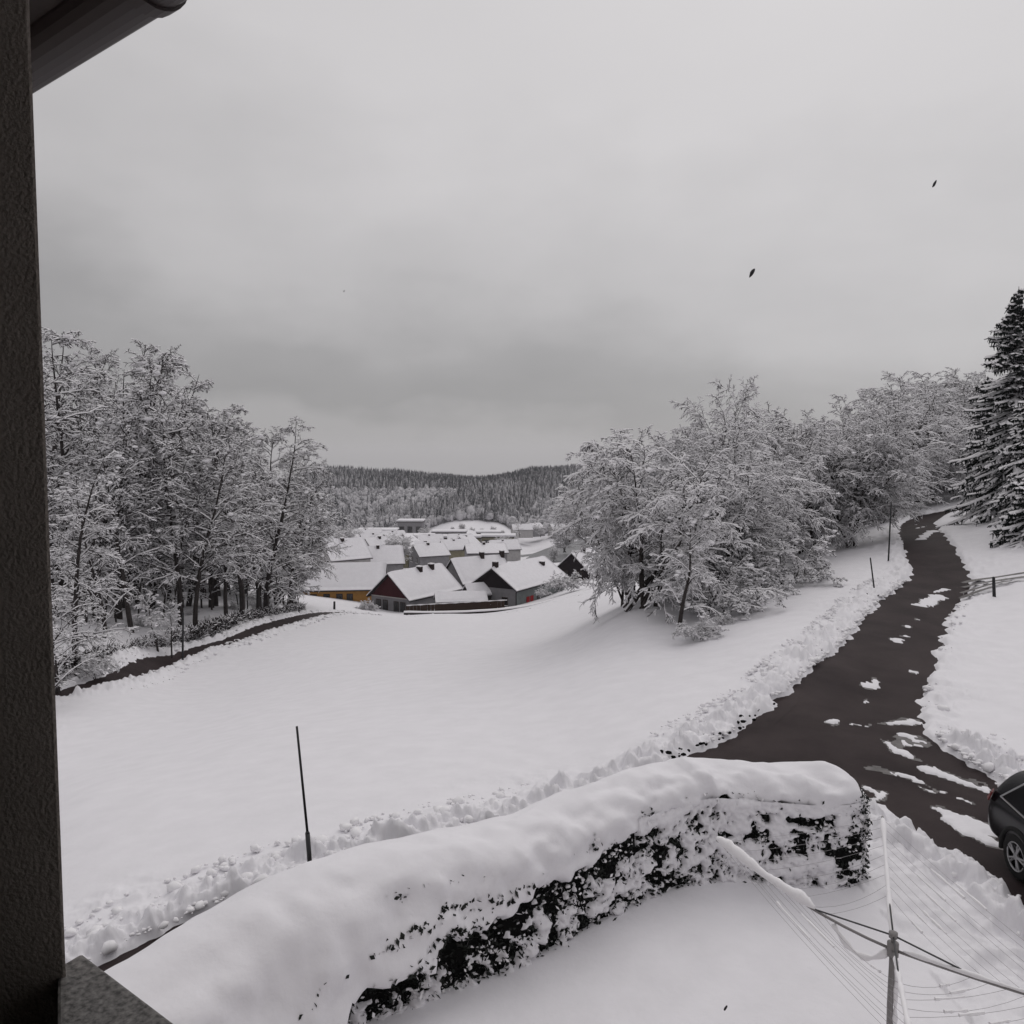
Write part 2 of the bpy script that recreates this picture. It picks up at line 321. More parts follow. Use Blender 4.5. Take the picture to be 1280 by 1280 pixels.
# tyre ruts that swing off the lane to the right
for i, (pts, w) in enumerate((([(1204, 735), (1218, 732), (1240, 729), (1282, 723)], .16), ([(1204, 741), (1222, 737), (1245, 733), (1282, 728)], .14), ([(1201, 748), (1218, 743), (1240, 737), (1265, 733)], .11), ([(1200, 755), (1212, 750), (1226, 745), (1240, 741)], .09))):
    P = resample([hit(*p) for p in pts], .25); mb = MB(); vs = []
    for k, p in enumerate(P):
        t = P[min(k + 1, len(P) - 1)] - P[max(k - 1, 0)]; t /= np.linalg.norm(t); n = np.array([-t[1], t[0]]); ww = w * (1 + .5 * vnoise(k * .4, i * 7.)) * (1 - .7 * (k == len(P) - 1))
        for s in (-1, 0, 1):
            x, y = p + n * ww * s; vs.append((x, y, gnd(x, y) + .10 + .02 * abs(s)))
    mb.add(vs, [(k * 3 + s, k * 3 + s + 1, k * 3 + s + 4, k * 3 + s + 3) for k in range(len(P) - 1) for s in (0, 1)])
    tag(mb.build('tyre_rut', slush), kind='structure')
sl = (pd < .03 + .34 * np.maximum(0, fbm(GX * 2.2, GY * 2.2, 81, 3))) & ((D_l < .2) | (D_d < .2)) & (RR < 40)
sheet('slush', sl, BZ + .008, slush)
# the grey water beyond the houses
wm = np.zeros_like(GX, bool); dep = GY * cP + (EYE - BZ) * sP; PXg = 640 + FOC * GX / np.maximum(dep, .1)
wm = (GY > 256) & (GY < 545) & (PXg > 650 + 10 * sstep(470, 330, GY) + 10 * vnoise(GY * .03, GX * .01, 4)) & (PXg < 745)
sheet('water', wm, np.minimum(GZ, BZ) + .35, waterm)

# snow clods thrown up beside the lanes (beyond counting)
rng = np.random.default_rng(5)
def along(c, w, n, rng, side, lo, hi, a, b):
    k = rng.integers(a, b, n); t = c[np.minimum(k + 1, len(c) - 1)] - c[np.maximum(k - 1, 0)]; t /= np.linalg.norm(t, axis=1)[:, None]; nn = np.stack([-t[:, 1], t[:, 0]], 1)
    return c[k] + t * rng.uniform(-.3, .3, (n, 1)) + nn * side * (w[k][:, None] + lo + (hi - lo) * rng.random((n, 1)) ** 1.6)
P = np.concatenate([along(lane_c, lane_w, 4200, rng, 1, .12, 1.6, 6, 100), along(lane_c, lane_w, 90, rng, -1, .1, .6, 55, 100), along(drive_c, drive_w, 380, rng, 1, .1, 1.6, 2, 22), along(drive_c, drive_w, 200, rng, -1, .1, .8, 12, 34), along(val_c, val_w, 900, rng, -1, .2, 1.5, 12, 70), along(val_c, val_w, 300, rng, 1, .2, 1.0, 12, 70)])
keep = fbm(P[:, 0] * .55, P[:, 1] * .55, 77, 2) > -.16; P = P[keep]
keep = ~((pathdist(P[:, 0], P[:, 1], lane_c, lane_w) < .12) | (pathdist(P[:, 0], P[:, 1], drive_c, drive_w) < .12)); P = P[keep]
sz = rng.lognormal(-3.45, .6, len(P)).clip(.012, .14) * np.where(P[:, 1] > 45, 2, 1)
z = base_z(P[:, 0], P[:, 1]) + .13 + sz * .2
Vb, Fb = blobs(np.column_stack([P, z]), sz, rng)
o = link('snow_clods', mesh_np('snow_clods', Vb, Fb, [snow_t], smooth=False)); tag(o, kind='stuff')
P2 = np.concatenate([along(lane_c, lane_w, 40, rng, 1, .02, .5, 46, 56), along(lane_c, lane_w, 25, rng, 1, .1, 1.2, 50, 90)])
Vb, Fb = blobs(np.column_stack([P2, base_z(P2[:, 0], P2[:, 1]) + .16]), rng.uniform(.015, .06, len(P2)), rng)
tag(link('soil_crumbs', mesh_np('soil_crumbs', Vb, Fb, [corem])), kind='stuff')

# ------------------------------------------------------------------ own house: open window, sill, eave with gutter
fd = Vector((.804, -.595, 0)).normalized(); fn = Vector((-fd.y, fd.x, 0))         # along the facade / outwards
PJ = Vector((-.516, .893, 0))
hm = Matrix(((fd.x, fn.x, 0, PJ.x), (fd.y, fn.y, 0, PJ.y), (0, 0, 1, 0), (0, 0, 0, 1)))
house = empty('house', PJ, math.atan2(fd.y, fd.x), 'own house with dark plaster wall edge, open window and brown gutter at left of frame', 'house')
Z = EYE
def hb(name, m, *b, bevel=0):
    mb = MB(); mb.box(*b); return mb.build(name, m, house, bevel=bevel)
mb = MB(); mb.prism([(0, 0), (-4.5, 0), (-4.5, -.4), (-.5, -.4)], 'z', 0, Z + .9); mb.build('wall', plaster, house, bevel=.006); hb('wall', plaster, 1.55, 5.5, -.4, 0, 0, Z + .9)
mb = MB(); mb.prism([(.003, -.001), (1.549, -.001), (1.549, -.4), (.923, -.4)], 'z', 0, Z - .632); mb.build('wall', plaster, house); hb('wall', plaster, .001, 1.549, -.4, 0, Z + .76, Z + .9)
mb = MB(); mb.prism([(-.03, .001), (-.035, .032), (1.549, .032), (1.549, -.399), (.86, -.399)], 'z', Z - .63, Z - .60); mb.build('window_sill', stone, house, bevel=.004)
hb('interior_wall', roomm, -4.5, 5.5, -4.5, -4.3, 0, Z + .9); hb('interior_wall', roomm, -4.5, -4.3, -4.298, -.402, 0, Z + .9); hb('interior_wall', roomm, 5.3, 5.5, -4.298, -.402, 0, Z + .9)
hb('floor_slab', roomm, -4.298, 5.298, -4.298, -.402, Z - 1.7, Z - 1.5); hb('ceiling_slab', roomm, -4.5, 5.5, -4.5, -.001, Z + .902, Z + 1.05)
hb('soffit', woodd, -5, 6, .001, .55, Z + 1.053, Z + 1.08)
mb = MB(); mb.prism([(.56, Z + 1.10), (.56, Z + 1.14), (-4.6, Z + 4.1), (-4.6, Z + 4.06)], 'x', -5, 6); mb.build('roof', gutm, house)
mb = MB(); mb.prism([(.58, Z + 1.142), (.56, Z + 1.38), (-4.6, Z + 4.35), (-4.6, Z + 4.101)], 'x', -5, 6); mb.build('roof_snow', snow, house)
gc = (.585, Z + 1.066); gr = .075
def half(r): return [(gc[0] + r * math.cos(t), gc[1] + r * math.sin(t)) for t in np.linspace(math.pi, 2 * math.pi, 13)]
mb = MB(); mb.prism(half(gr) + half(gr - .006)[::-1], 'x', -5, 6); gut = mb.build('gutter', gutm, house)
for x in (-.78, .1, -2.6, 1.4):
    mb = MB(); mb.prism(half(gr + .007) + half(gr + .0005)[::-1], 'x', x - .022, x + .022); mb.build('gutter_joint', gutm, gut)

# ------------------------------------------------------------------ hedge with its load of snow
ax = resample([(-4.7, 4.6), (-3.62, 6.4), (-2.5, 7.9), (-.5, 9.55), (1.0, 10.75), (2.5, 11.62), (3.5, 11.75), (5.12, 11.58)], .055)
tn = np.gradient(ax, axis=0); tn /= np.linalg.norm(tn, axis=1)[:, None]; fr = np.stack([tn[:, 1], -tn[:, 0]], 1)      # front = camera side
L = np.concatenate([[0], np.cumsum(np.linalg.norm(np.diff(ax, axis=0), axis=1))]); U = L / L[-1]
hedge = empty('hedge', (ax[60, 0], ax[60, 1], 0), 0, 'dark clipped hedge bowed under a thick pillow of snow along the garden edge', 'hedge')
hb0 = Matrix.Translation((-ax[60, 0], -ax[60, 1], 0))
def hpt(k, n, z): return (ax[k, 0] + fr[k, 0] * n - ax[60, 0], ax[k, 1] + fr[k, 1] * n - ax[60, 1], z)
zb = base_z(ax[:, 0], ax[:, 1])
def endf(k): return min(1, (len(ax) - 1 - k) / 9) ** .5     # rounding of the right end
prof = [(-.42, -.1), (-.45, .5), (-.45, 1.1), (-.35, 1.32), (0, 1.38), (.35, 1.32), (.44, 1.1), (.50, .5), (.50, -.1)]
vs = []; m = len(prof)
for k in range(len(ax)):
    for j, (n, zz) in enumerate(prof):
        w = .06 * float(fbm(L[k] * 4 + 5 * j, zz * 4, 61, 2)); e = .55 + .45 * endf(k); vs.append(hpt(k, (n + w * np.sign(n)) * e, zz * (1 if zz < .6 else .9 + .1 * endf(k)) + zb[k]))
fs = [(k * m + j, k * m + j + 1, (k + 1) * m + j + 1, (k + 1) * m + j) for k in range(len(ax) - 1) for j in range(m - 1)]
mb = MB(); mb.add(vs, fs + [tuple(range((len(ax) - 1) * m, len(ax) * m))]); mb.build('branches', corem, hedge)
rng = np.random.default_rng(11)
n = 15000; k = rng.integers(25, len(ax), n); zz = rng.uniform(.0, 1.36, n); nn = .47 + .07 * (1 - zz) + rng.normal(0, .035, n)
endm = rng.random(n) < .05; k = np.where(endm, len(ax) - 1, k); nn = np.where(endm, rng.uniform(-.45, .45, n), nn)
ef = np.array([.55 + .45 * endf(i) for i in k]); nn = np.where(endm, nn, nn * ef)
c = np.stack([ax[k, 0] + fr[k, 0] * nn - ax[60, 0] + np.where(endm, tn[k, 0] * rng.uniform(0, .08, n), 0), ax[k, 1] + fr[k, 1] * nn - ax[60, 1], zz + zb[k]], 1)
d1 = rng.normal(0, 1, (n, 3)); d1 /= np.linalg.norm(d1, axis=1)[:, None]; d2 = np.cross(d1, rng.normal(0, 1, (n, 3))); d2 /= np.linalg.norm(d2, axis=1)[:, None]
s1 = rng.uniform(.018, .045, (n, 1)); s2 = s1 * .5
Vl = np.stack([c - d1 * s1, c + d2 * s2, c + d1 * s1, c - d2 * s2], 1).reshape(-1, 3)
lv = link('leaves', mesh_np('leaves', Vl, np.arange(4 * n).reshape(-1, 4), [leafm, snow_t], (rng.random(n) < .13).astype(int)), hedge); lv['kind'] = 'stuff'
# pillow of snow: over the top, hanging down the front further towards the left
NT = 44; vs = np.zeros((len(ax), NT, 3))
zlow = np.interp(U, [0, .25, .40, .52, .64, .74, .84, 1], [.05, .28, .58, .80, 1.02, 1.16, 1.22, 1.2])
kk = np.interp(U, [0, .3, .5, .7, 1], [.75, .50, .26, .08, .03])
for k in range(len(ax)):
    lob = .16 * float(fbm(L[k] * 2.6, 3.1, 41, 3)) + .10 * float(fbm(L[k] * 7, 8.1, 42, 2))
    zl = zlow[k] + lob; e = .5 + .5 * endf(k); top = (1.50 + .06 * float(fbm(L[k] * .9, 0., 43, 2)))
    if U[k] > .8: top += .05
    pr = [(-.40, 1.05), (-.53, 1.10), (-.58, 1.25), (-.54, 1.38), (-.40, top - .02), (-.1, top + .06), (.2, top + .04), (.42, top - .06)]
    for zf in np.linspace(top - .16, zl, 7): pr.append((.54 + kk[k] * max(0, 1.36 - zf), zf))
    pr.append((.40 + kk[k] * max(0, 1.36 - zl) * .6, zl - .06)); pr = np.array(pr)
    dd = np.concatenate([[0], np.cumsum(np.linalg.norm(np.diff(pr, axis=0), axis=1))]); t = np.linspace(0, dd[-1], NT)
    q = np.stack([np.interp(t, dd, pr[:, 0]), np.interp(t, dd, pr[:, 1])], 1)
    for _ in range(2): q[1:-1] = (q[:-2] + 2 * q[1:-1] + q[2:]) / 4
    cen = q.mean(0); dirs = q - np.array([0, .95]); dirs /= np.linalg.norm(dirs, axis=1)[:, None] + 1e-6
    tt = np.arange(NT)
    ds = .06 * fbm(np.full(NT, L[k] * 1.7), t * 2.2, 44, 3) + .11 * fbm(np.full(NT, L[k] * 2.6), t * 3.0, 46, 2) * sstep(.3, .5, t / t[-1]) + .085 * fbm(np.full(NT, L[k] * 4.5), t * 5.5, 45, 3) * sstep(.50, .72, t / t[-1]) * (1.1 if U[k] > .4 else .6)
    q = q + dirs * ds[:, None]; q[:, 0] *= e; q[:, 1] = np.where(q[:, 1] > 1.2, 1.2 + (q[:, 1] - 1.2) * (.35 + .65 * endf(k)), q[:, 1])
    for j in range(NT): vs[k, j] = hpt(k, q[j, 0], q[j, 1] + zb[k] + .02)
fs = [(k * NT + j, k * NT + j + 1, (k + 1) * NT + j + 1, (k + 1) * NT + j) for k in range(len(ax) - 1) for j in range(NT - 1)]
mb = MB(); mb.add(vs.reshape(-1, 3), fs + [tuple(range((len(ax) - 1) * NT, len(ax) * NT))]); mb.build('snow_pillow', snow, hedge, smooth=True)
# twigs that poke out of the pillow in broken lines
rng = np.random.default_rng(19); PC = []
for _ in range(20):
    k0 = int(rng.uniform(.14, .55) * len(ax)); j0 = int(rng.uniform(.70, .95) * NT); m_ = rng.integers(14, 60)
    for i in range(m_):
        k = min(len(ax) - 1, max(0, k0 + int(rng.normal(0, 4)))); j = min(NT - 3, max(4, j0 + int(rng.normal(0, .35) + (k - k0) * .10))); PC.append(vs[k, j] + rng.normal(0, .012, 3))
c = np.array(PC); n = len(c); d1 = rng.normal(0, 1, (n, 3)); d1 /= np.linalg.norm(d1, axis=1)[:, None]; d2 = np.cross(d1, rng.normal(0, 1, (n, 3))); d2 /= np.linalg.norm(d2, axis=1)[:, None]; s1 = rng.uniform(.02, .045, (n, 1)); s2 = s1 * .6
lv = link('poking_leaves', mesh_np('poking_leaves', np.stack([c - d1 * s1, c + d2 * s2, c + d1 * s1, c - d2 * s2], 1).reshape(-1, 3), np.arange(4 * n).reshape(-1, 4), [leafm]), hedge); lv['kind'] = 'stuff'
# snow caught on the face: an uneven shell that sinks behind the leaves where they stay bare
sf = np.arange(L[30], L[-1] + .001, .016); zf = np.arange(-.02, 1.30, .016); SF, ZF = np.meshgrid(sf, zf); kf = np.interp(sf, L, np.arange(len(ax)))
fx = np.stack([np.interp(kf, np.arange(len(ax)), q) for q in (ax[:, 0], ax[:, 1], fr[:, 0], fr[:, 1], zb, tn[:, 0], tn[:, 1])]); uf = sf / L[-1]
zlf = np.interp(uf, U, zlow); dn = np.where(uf[None] > .70, -.10 + .28 * sstep(.73, .82, uf)[None], -.80 + .75 * sstep(.42, .0, ZF - zlf[None] + .45)) + .45 * np.exp(-((zlf[None] - ZF) / .09).clip(0, 9) ** 2)
wx = SF + .05 * fbm(SF * 6, ZF * 6, 95, 2); wz = ZF + .05 * fbm(SF * 6, ZF * 6, 96, 2)
nf = fbm(wx * 5.5, wz * 7, 91, 2) * 1.0 + .55 * fbm(wx * 15, wz * 18, 92, 2) + .10 * fbm(wx * 34, wz * 40, 93, 1) + dn + .10
hf = np.where(nf > 0, .13 * (1 - np.exp(-2.6 * np.clip(nf, 0, 9))), .35 * nf).clip(-.12, .15)
ef = np.minimum(1, np.maximum(0, (sf[-1] - sf) / .5)) ** .5; nnf = (.455 + .07 * (1 - ZF) + hf + .02 * fbm(SF * 9, ZF * 9, 94, 2)) * (.55 + .45 * ef)[None]
# wrap round the right end
VX = fx[0][None] + fx[2][None] * nnf - ax[60, 0]; VY = fx[1][None] + fx[3][None] * nnf - ax[60, 1]; VZ = ZF + fx[4][None]
nc = len(sf); qi = np.arange((len(zf) - 1) * (nc - 1)); a_ = qi // (nc - 1) * nc + qi % (nc - 1)
link('face_snow', mesh_np('face_snow', np.stack([VX, VY, VZ], -1).reshape(-1, 3), np.stack([a_, a_ + 1, a_ + nc + 1, a_ + nc], 1), [snow], smooth=True), hedge)
n = 900; k = (rng.uniform(.25, 1, n) * (len(ax) - 1)).astype(int); zz = rng.uniform(.03, 1.25, n); sz = rng.lognormal(-3.6, .4, n).clip(.012, .06)
en = rng.random(n) < .4; k = np.where(en, len(ax) - 1, k); ef = np.array([.55 + .45 * endf(i) for i in k]); nn = np.where(en, rng.uniform(-.25, .25, n), .48 * ef); sz = np.where(en, sz * 1.7, sz)
Vb, Fb = blobs(np.stack([ax[k, 0] + fr[k, 0] * nn - ax[60, 0] + np.where(en, .03, 0), ax[k, 1] + fr[k, 1] * nn - ax[60, 1], zz + zb[k]], 1), sz, rng, ICO2, .7, .2)
cl = link('snow_clumps', mesh_np('snow_clumps', Vb, Fb, [snow_t], smooth=True), hedge); cl['kind'] = 'stuff'

# ------------------------------------------------------------------ rotary clothes dryer
HB = Vector((3.58, 7.28, 1.58)); dry = empty('clothes_dryer', (HB.x - .02, HB.y, 0), 0, 'snow-laden rotary clothes dryer with four arms and strung lines in the garden', 'clothes dryer')
O = Vector((HB.x - .02, HB.y, 0))
hx, hy_ = gz(1116, 1187, 1.55); HB = Vector((hx, hy_, 1.55)); dry.location = (HB.x, HB.y, 0); O = Vector((HB.x, HB.y, 0)); hub = HB - O
def rel(px, py, z):
    x, y = gz(px, py, z); return Vector((x, y, z)) - O
tips = [rel(896, 1050, 1.95), rel(1103, 1021, 1.98), rel(1425, 1283, 1.72), rel(1143, 1325, 1.75)]
mb = MB(); mb.tube([(0, 0, -.1), (-.01, 0, 1.0), tuple(hub)], .028, 10); mb.tube([tuple(hub - Vector((0, 0, .02))), tuple(hub + Vector((.01, .01, .17)))], .02, 10); mb.build('mast', steel, dry, True)
mb = MB(); mb.tube([tuple(hub - Vector((0, 0, .06))), tuple(hub + Vector((0, 0, .07)))], .052, 12); mb.tube([tuple(hub + Vector((0, 0, .12))), tuple(hub + Vector((0, 0, .17)))], .04, 12); mb.build('hub', steel, dry, True)
sag = [.10, .0, .03, .0]
def armp(i, t): return hub + (tips[i] - hub) * t - Vector((0, 0, sag[i] * 4 * t * (1 - t)))
for i in range(4):
    mb = MB(); mb.tube([tuple(armp(i, t)) for t in np.linspace(0, 1, 9)], .014, 8); mb.build('arm', steel, dry, True)
    mb = MB(); mb.tube([tuple(hub + Vector((0, 0, .14))), tuple(armp(i, .42))], .008, 6); mb.build('strut', polem2, dry, True)
    a0, a1 = ((.40, 1.0), (.0, .97), (.05, .9), (.1, .9))[i]; rad = (.048, .024, .02, .022)[i]
    ts = np.linspace(a0, a1, 40); rs = [rad * (.75 + .7 * float(fbm(t * 16 + i * 9, i, 71, 3) + .3)) * min(1, (t - a0) * 14 + .3, (a1 - t) * 18 + .45) for t in ts]
    mb = MB(); mb.tube([tuple(armp(i, t) + Vector((0, 0, .014 + r * .55))) for t, r in zip(ts, rs)], rs, 10); mb.build('arm_snow', snow_t, dry, True)
mb = MB(); ts = np.linspace(.02, .30, 12); mb.tube([tuple(armp(0, t) + Vector((0, 0, -.03 - .30 * (t - .02) * (.30 - t) * 30))) for t in ts], [.028 + .012 * math.sin(i * 1.7) for i in range(12)], 9); mb.build('arm_snow', snow_t, dry, True)
mb = MB(); mb.tube([(.03, -.02, z_) for z_ in np.linspace(.05, 1.45, 16)], [.020 + .010 * math.sin(i * 2.3) for i in range(16)], 8); mb.build('mast_snow', snow_t, dry, True)
order = [0, 1, 2, 3]
rng = np.random.default_rng(8)
for q in range(4):
    i, j = q, (q + 1) % 4
    for t in np.linspace(.36, .98, 9):
        a_, b_ = armp(i, t), armp(j, t); mb = MB(); sg = rng.uniform(.02, .09)
        mb.tube([tuple(a_.lerp(b_, s) - Vector((0, 0, sg * 4 * s * (1 - s)))) for s in np.linspace(0, 1, 7)], .0020, 4, False); ln = mb.build('line', linem, dry)
        if q == 2 or (q and rng.random() < .45):
            s0 = rng.uniform(.2, .6); mb = MB(); ss = np.linspace(s0, s0 + rng.uniform(.1, .3), 8)
            mb.tube([tuple(a_.lerp(b_, s) - Vector((0, 0, sg * 4 * s * (1 - s) - .008))) for s in ss], [.006 + .012 * rng.random() for _ in ss], 6); mb.build('line_snow', snow_t, ln)

# ------------------------------------------------------------------ parked car (rear towards the lane)
cx, cy = 8.27, 10.05; crz = R(-91.5)
car = empty('parked_car', (cx, cy, gnd(cx, cy) - .10), crz, 'black car parked on the wet drive, rear end and alloy wheel at the right edge', 'car')
st = [(-2.22, .78, .80, .62, .42), (-2.17, .86, .86, .90, .36), (-2.08, .89, .90, 1.02, .30), (-1.98, .90, .97, 1.22, .28), (-1.86, .90, .99, 1.42, .28), (-1.70, .90, 1.00, 1.53, .28), (-1.2, .90, .98, 1.57, .28), (-.4, .90, .96, 1.60, .28), (.3, .90, .95, 1.57, .28), (.8, .90, .95, 1.36, .28), (1.25, .89, .95, 1.05, .28), (1.7, .87, .90, .98, .28), (2.05, .80, .80, .84, .32), (2.2, .66, .66, .70, .40)]
def sec(x, hw, belt, top, bot):
    tw = hw - .24 * min(1, max(0, (top - belt) / .55)) - .03
    half_ = [(hw - .08, bot), (hw - .01, bot + .12), (hw, .62), (hw - .005, belt * .5 + .34), (hw - .035, belt), (hw - .035 + (tw - hw + .035) * .5, belt + (top - belt) * .55), (tw, belt + (top - belt) * .92), (tw * .8, top), (tw * .35, top + .015)]
    return [(x, -y, z) for y, z in half_] + [(x, y, z) for y, z in half_[::-1]]
S = [sec(*s) for s in st]; m = len(S[0]); mb = MB()
mb.add([p for s in S for p in s], [(i * m + j, (i + 1) * m + j, (i + 1) * m + (j + 1) % m, i * m + (j + 1) % m) for i in range(len(S) - 1) for j in range(m)] + [tuple(range(m)), tuple(range((len(S) - 1) * m, len(S) * m))[::-1]])
bo = mb.build('body', paint, car, True)
ss = bo.modifiers.new('sub', 'SUBSURF'); ss.levels = 2; ss.render_levels = 2
def quadp(name, pts, mt, th=.012):
    pts = [Vector(p) for p in pts]; nrm = (pts[1] - pts[0]).cross(pts[2] - pts[0]).normalized() * th; n = len(pts); mb = MB()
    mb.add(pts + [p + nrm for p in pts], [tuple(range(n))[::-1], tuple(range(n, 2 * n))] + [(i, (i + 1) % n, n + (i + 1) % n, n + i) for i in range(n)]); return mb.build(name, mt, car, bevel=.003)
for sy in (-1, 1):
    def sp(x, f): return (x, sy * (.885 - .19 * f), .99 + .50 * f)
    for nm, xs in (('side_window', [(-1.75, .12), (-1.0, .02), (-1.0, .92), (-1.35, .86)]), ('side_window', [(-.94, .02), (-.05, .02), (-.05, .98), (-.94, .94)]), ('side_window', [(0.02, .02), (.95, .02), (.35, .92), (.02, .97)])):
        p = [sp(*q) for q in xs]; quadp(nm, p if sy < 0 else p[::-1], glassd, .016)
    mb = MB(); loop = [sp(x, f) for x, f in ((-1.80, .10), (-1.0, -.03), (.98, -.02), (.36, .96), (0, 1.02), (-.6, 1.0), (-1.38, .91), (-1.80, .10))]; mb.tube([(a, b + sy * .012, c) for a, b, c in loop], .013, 6); mb.build('window_trim', chrome, car)
    for wx in (-1.33, 1.33):
        w = empty('wheel', (wx, sy * .80, .33)); w.parent = car
        mb = MB(); pr = [(-.11, .20), (-.11, .30), (-.08, .335), (.08, .335), (.11, .30), (.11, .21)]
        N = 28; vs = [(r_ * math.cos(2 * math.pi * k / N), y_ * -sy * -1, r_ * math.sin(2 * math.pi * k / N)) for k in range(N) for y_, r_ in pr]; q = len(pr)
        mb.add(vs, [(k * q + j, k * q + j + 1, ((k + 1) % N) * q + j + 1, ((k + 1) % N) * q + j) for k in range(N) for j in range(q - 1)]); mb.build('tyre', rubber, w, True)
        mb = MB(); ro = sy * .098
        mb.tube([(.205 * math.cos(t), ro, .205 * math.sin(t)) for t in np.linspace(0, 2 * math.pi, 29)], .016, 6)
        for k in range(10):
            a1 = 2 * math.pi * (k // 2) / 5 + (-.16 if k % 2 else .16); a0 = 2 * math.pi * (k // 2) / 5
            mb.tube([(.045 * math.cos(a0), ro, .045 * math.sin(a0)), (.20 * math.cos(a1), ro, .20 * math.sin(a1))], [.02, .014], 6)
        mb.tube([(0, ro - sy * .02, 0), (0, ro + sy * .012, 0)], .05, 12); mb.build('rim', alloy, w)
        mb = MB(); mb.tube([(0, -sy * .05, 0), (0, sy * .05, 0)], .2, 20); mb.build('brake_disc', rubber, w)
        mb = MB(); a_ = np.linspace(-.15, math.pi + .15, 17); vs = [(wx + r_ * math.cos(t), y_, .33 + r_ * math.sin(t)) for t in a_ for r_, y_ in ((.35, sy * .80), (.36, sy * .915), (.42, sy * .912), (.43, sy * .85))]
        mb.add(vs, [(k * 4 + j, k * 4 + j + 1, k * 4 + j + 5, k * 4 + j + 4) for k in range(16) for j in range(3)]); mb.build('wheel_arch', rubber, car, True)
    quadp('tail_light', [(-2.19, sy * .84, .86), (-2.02, sy * .925, .88), (-1.94, sy * .915, 1.04), (-2.10, sy * .80, 1.03)][::sy], redl, -.02 * 1)
    for hxp in (-.75, .3):
        mb = MB(); mb.tube([(hxp, sy * .915, .88), (hxp + .09, sy * .935, .885), (hxp + .18, sy * .915, .88)], .012, 6); mb.build('door_handle', chrome, car)
    mb = MB(); mb.tube([(.75, sy * .9, 1.0), (.72, sy * 1.02, 1.06)], [.06, .09], 8); mb.build('wing_mirror', paint, car, True)
quadp('rear_window', [(-2.03, -.66, 1.07), (-2.03, .66, 1.07), (-1.78, .54, 1.44), (-1.78, -.54, 1.44)][::-1], glassd, .02)
quadp('windscreen', [(1.2, -.72, 1.06), (.45, -.58, 1.5), (.45, .58, 1.5), (1.2, .72, 1.06)], glassd, -.02)
mb = MB(); mb.box(-2.27, -2.12, -.7, .7, .40, .50); mb.build('rear_bumper', rubber, car, bevel=.03)
mb = MB(); mb.tube([(-2.12, -.72, 1.06), (-2.135, 0, 1.08), (-2.12, .5, 1.06)], [.05, .028, .03], 8); mb.tube([(-1.62, -.62, 1.555), (-1.2, -.60, 1.61), (-.3, -.6, 1.63)], [.035, .05, .05], 8)
mb.tube([(-1.75, -.45, 1.55), (-1.70, .1, 1.59), (-1.74, .5, 1.56)], [.03, .05, .04], 8); mb.build('snow_remnant', snow_t, car, True)
mb = MB(); mb.prism([(-1.5, 1.585), (-1.3, 1.66), (.2, 1.66), (.5, 1.55)], 'y', -.5, .5)
o = mb.build('roof_snow', snow, car, bevel=.03)

# ------------------------------------------------------------------ poles
def pole(name, px, py, ptop, Y, r, label, lean=True, sleeve=0, cat='pole'):
    b = Vector(at(px, py, Y)); b.z = gnd(b.x, b.y); t = Vector(at(ptop[0], ptop[1], Y)); d = t - b
    e = empty(name, b, 0, label, cat); mb = MB(); mb.tube([tuple(d * (sleeve * .9) - Vector((0, 0, .1)) * (sleeve == 0)), tuple(d)], [r, r * .85], 8); mb.build('shaft', polem, e, True)
    if sleeve:
        mb = MB(); mb.tube([(0, 0, -.2), tuple(d * sleeve)], r * 1.75, 8); mb.tube([tuple(d * sleeve), tuple(d * (sleeve + .015))], [r * 1.75, r], 8); mb.build('sleeve', polem2, e, True)
    else:
        mb = MB(); mb.tube([tuple(d), tuple(d + Vector((0, 0, .04)))], [r * .9, r * .3], 8); mb.build('cap', polem2, e, True)
    return e
pole('snow_pole', 389, 1090, (371, 908), 11.35, .020, 'tall thin dark snow pole with thicker grey sleeve standing in the white field', sleeve=.26)
pole('snow_pole', 1111, 682, (1114, 628), 43, .045, 'slim dark marker pole on the bank left of the upper lane')
pole('fence_post', 1094, 724, (1088, 698), 34, .035, 'short dark leaning stake in the snow beside the lane, below the slim marker pole')
pole('gate_post', 1243, 744, (1242, 722), 33.5, .07, 'short dark wooden post at the tyre ruts right of the lane')
pole('road_post', 228, 818, (229, 766), 50, .07, 'thin dark post among bare saplings beside the lower road')

# ------------------------------------------------------------------ branch builder
def seg_mesh(name, segs, bm_, sm_):
    A = np.array([(*p, *q, r0, r1, sh, sw) for p, q, r0, r1, sh, sw in segs]); P0, P1 = A[:, :3], A[:, 3:6]; r0, r1, sh, sw = (A[:, i:i + 1] for i in (6, 7, 8, 9))
    t = P1 - P0; ln = np.linalg.norm(t, axis=1)[:, None] + 1e-6; t = t / ln; hz = np.sqrt(np.clip(1 - t[:, 2:3] ** 2, 0, 1))
    s = np.cross(t, [0, 0, 1.]); s = np.where(np.linalg.norm(s, axis=1)[:, None] < .08, [1., 0, 0], s); s /= np.linalg.norm(s, axis=1)[:, None]; u = np.cross(s, t)
    sh = sh * (.12 + .88 * hz); sw = sw * (.2 + .8 * hz); V = []
    for P, r in ((P0, r0), (P1, r1)): V += [P - s * (r + sw), P + u * (r + sh), P + s * (r + sw), P - u * r * 1.1]
    V = np.stack(V, 1).reshape(-1, 3); b = np.arange(len(A))[:, None] * 8
    F = np.concatenate([b + [0, 1, 5, 4], b + [1, 2, 6, 5], b + [2, 3, 7, 6], b + [3, 0, 4, 7]]); n = len(A)
    sn = (A[:, 8] > 0.0001).astype(int); return mesh_np(name, V, F, [bm_, sm_], np.concatenate([sn, sn, np.zeros(2 * n, int)]))
def vnorm(v): return v / (np.linalg.norm(v) + 1e-9)
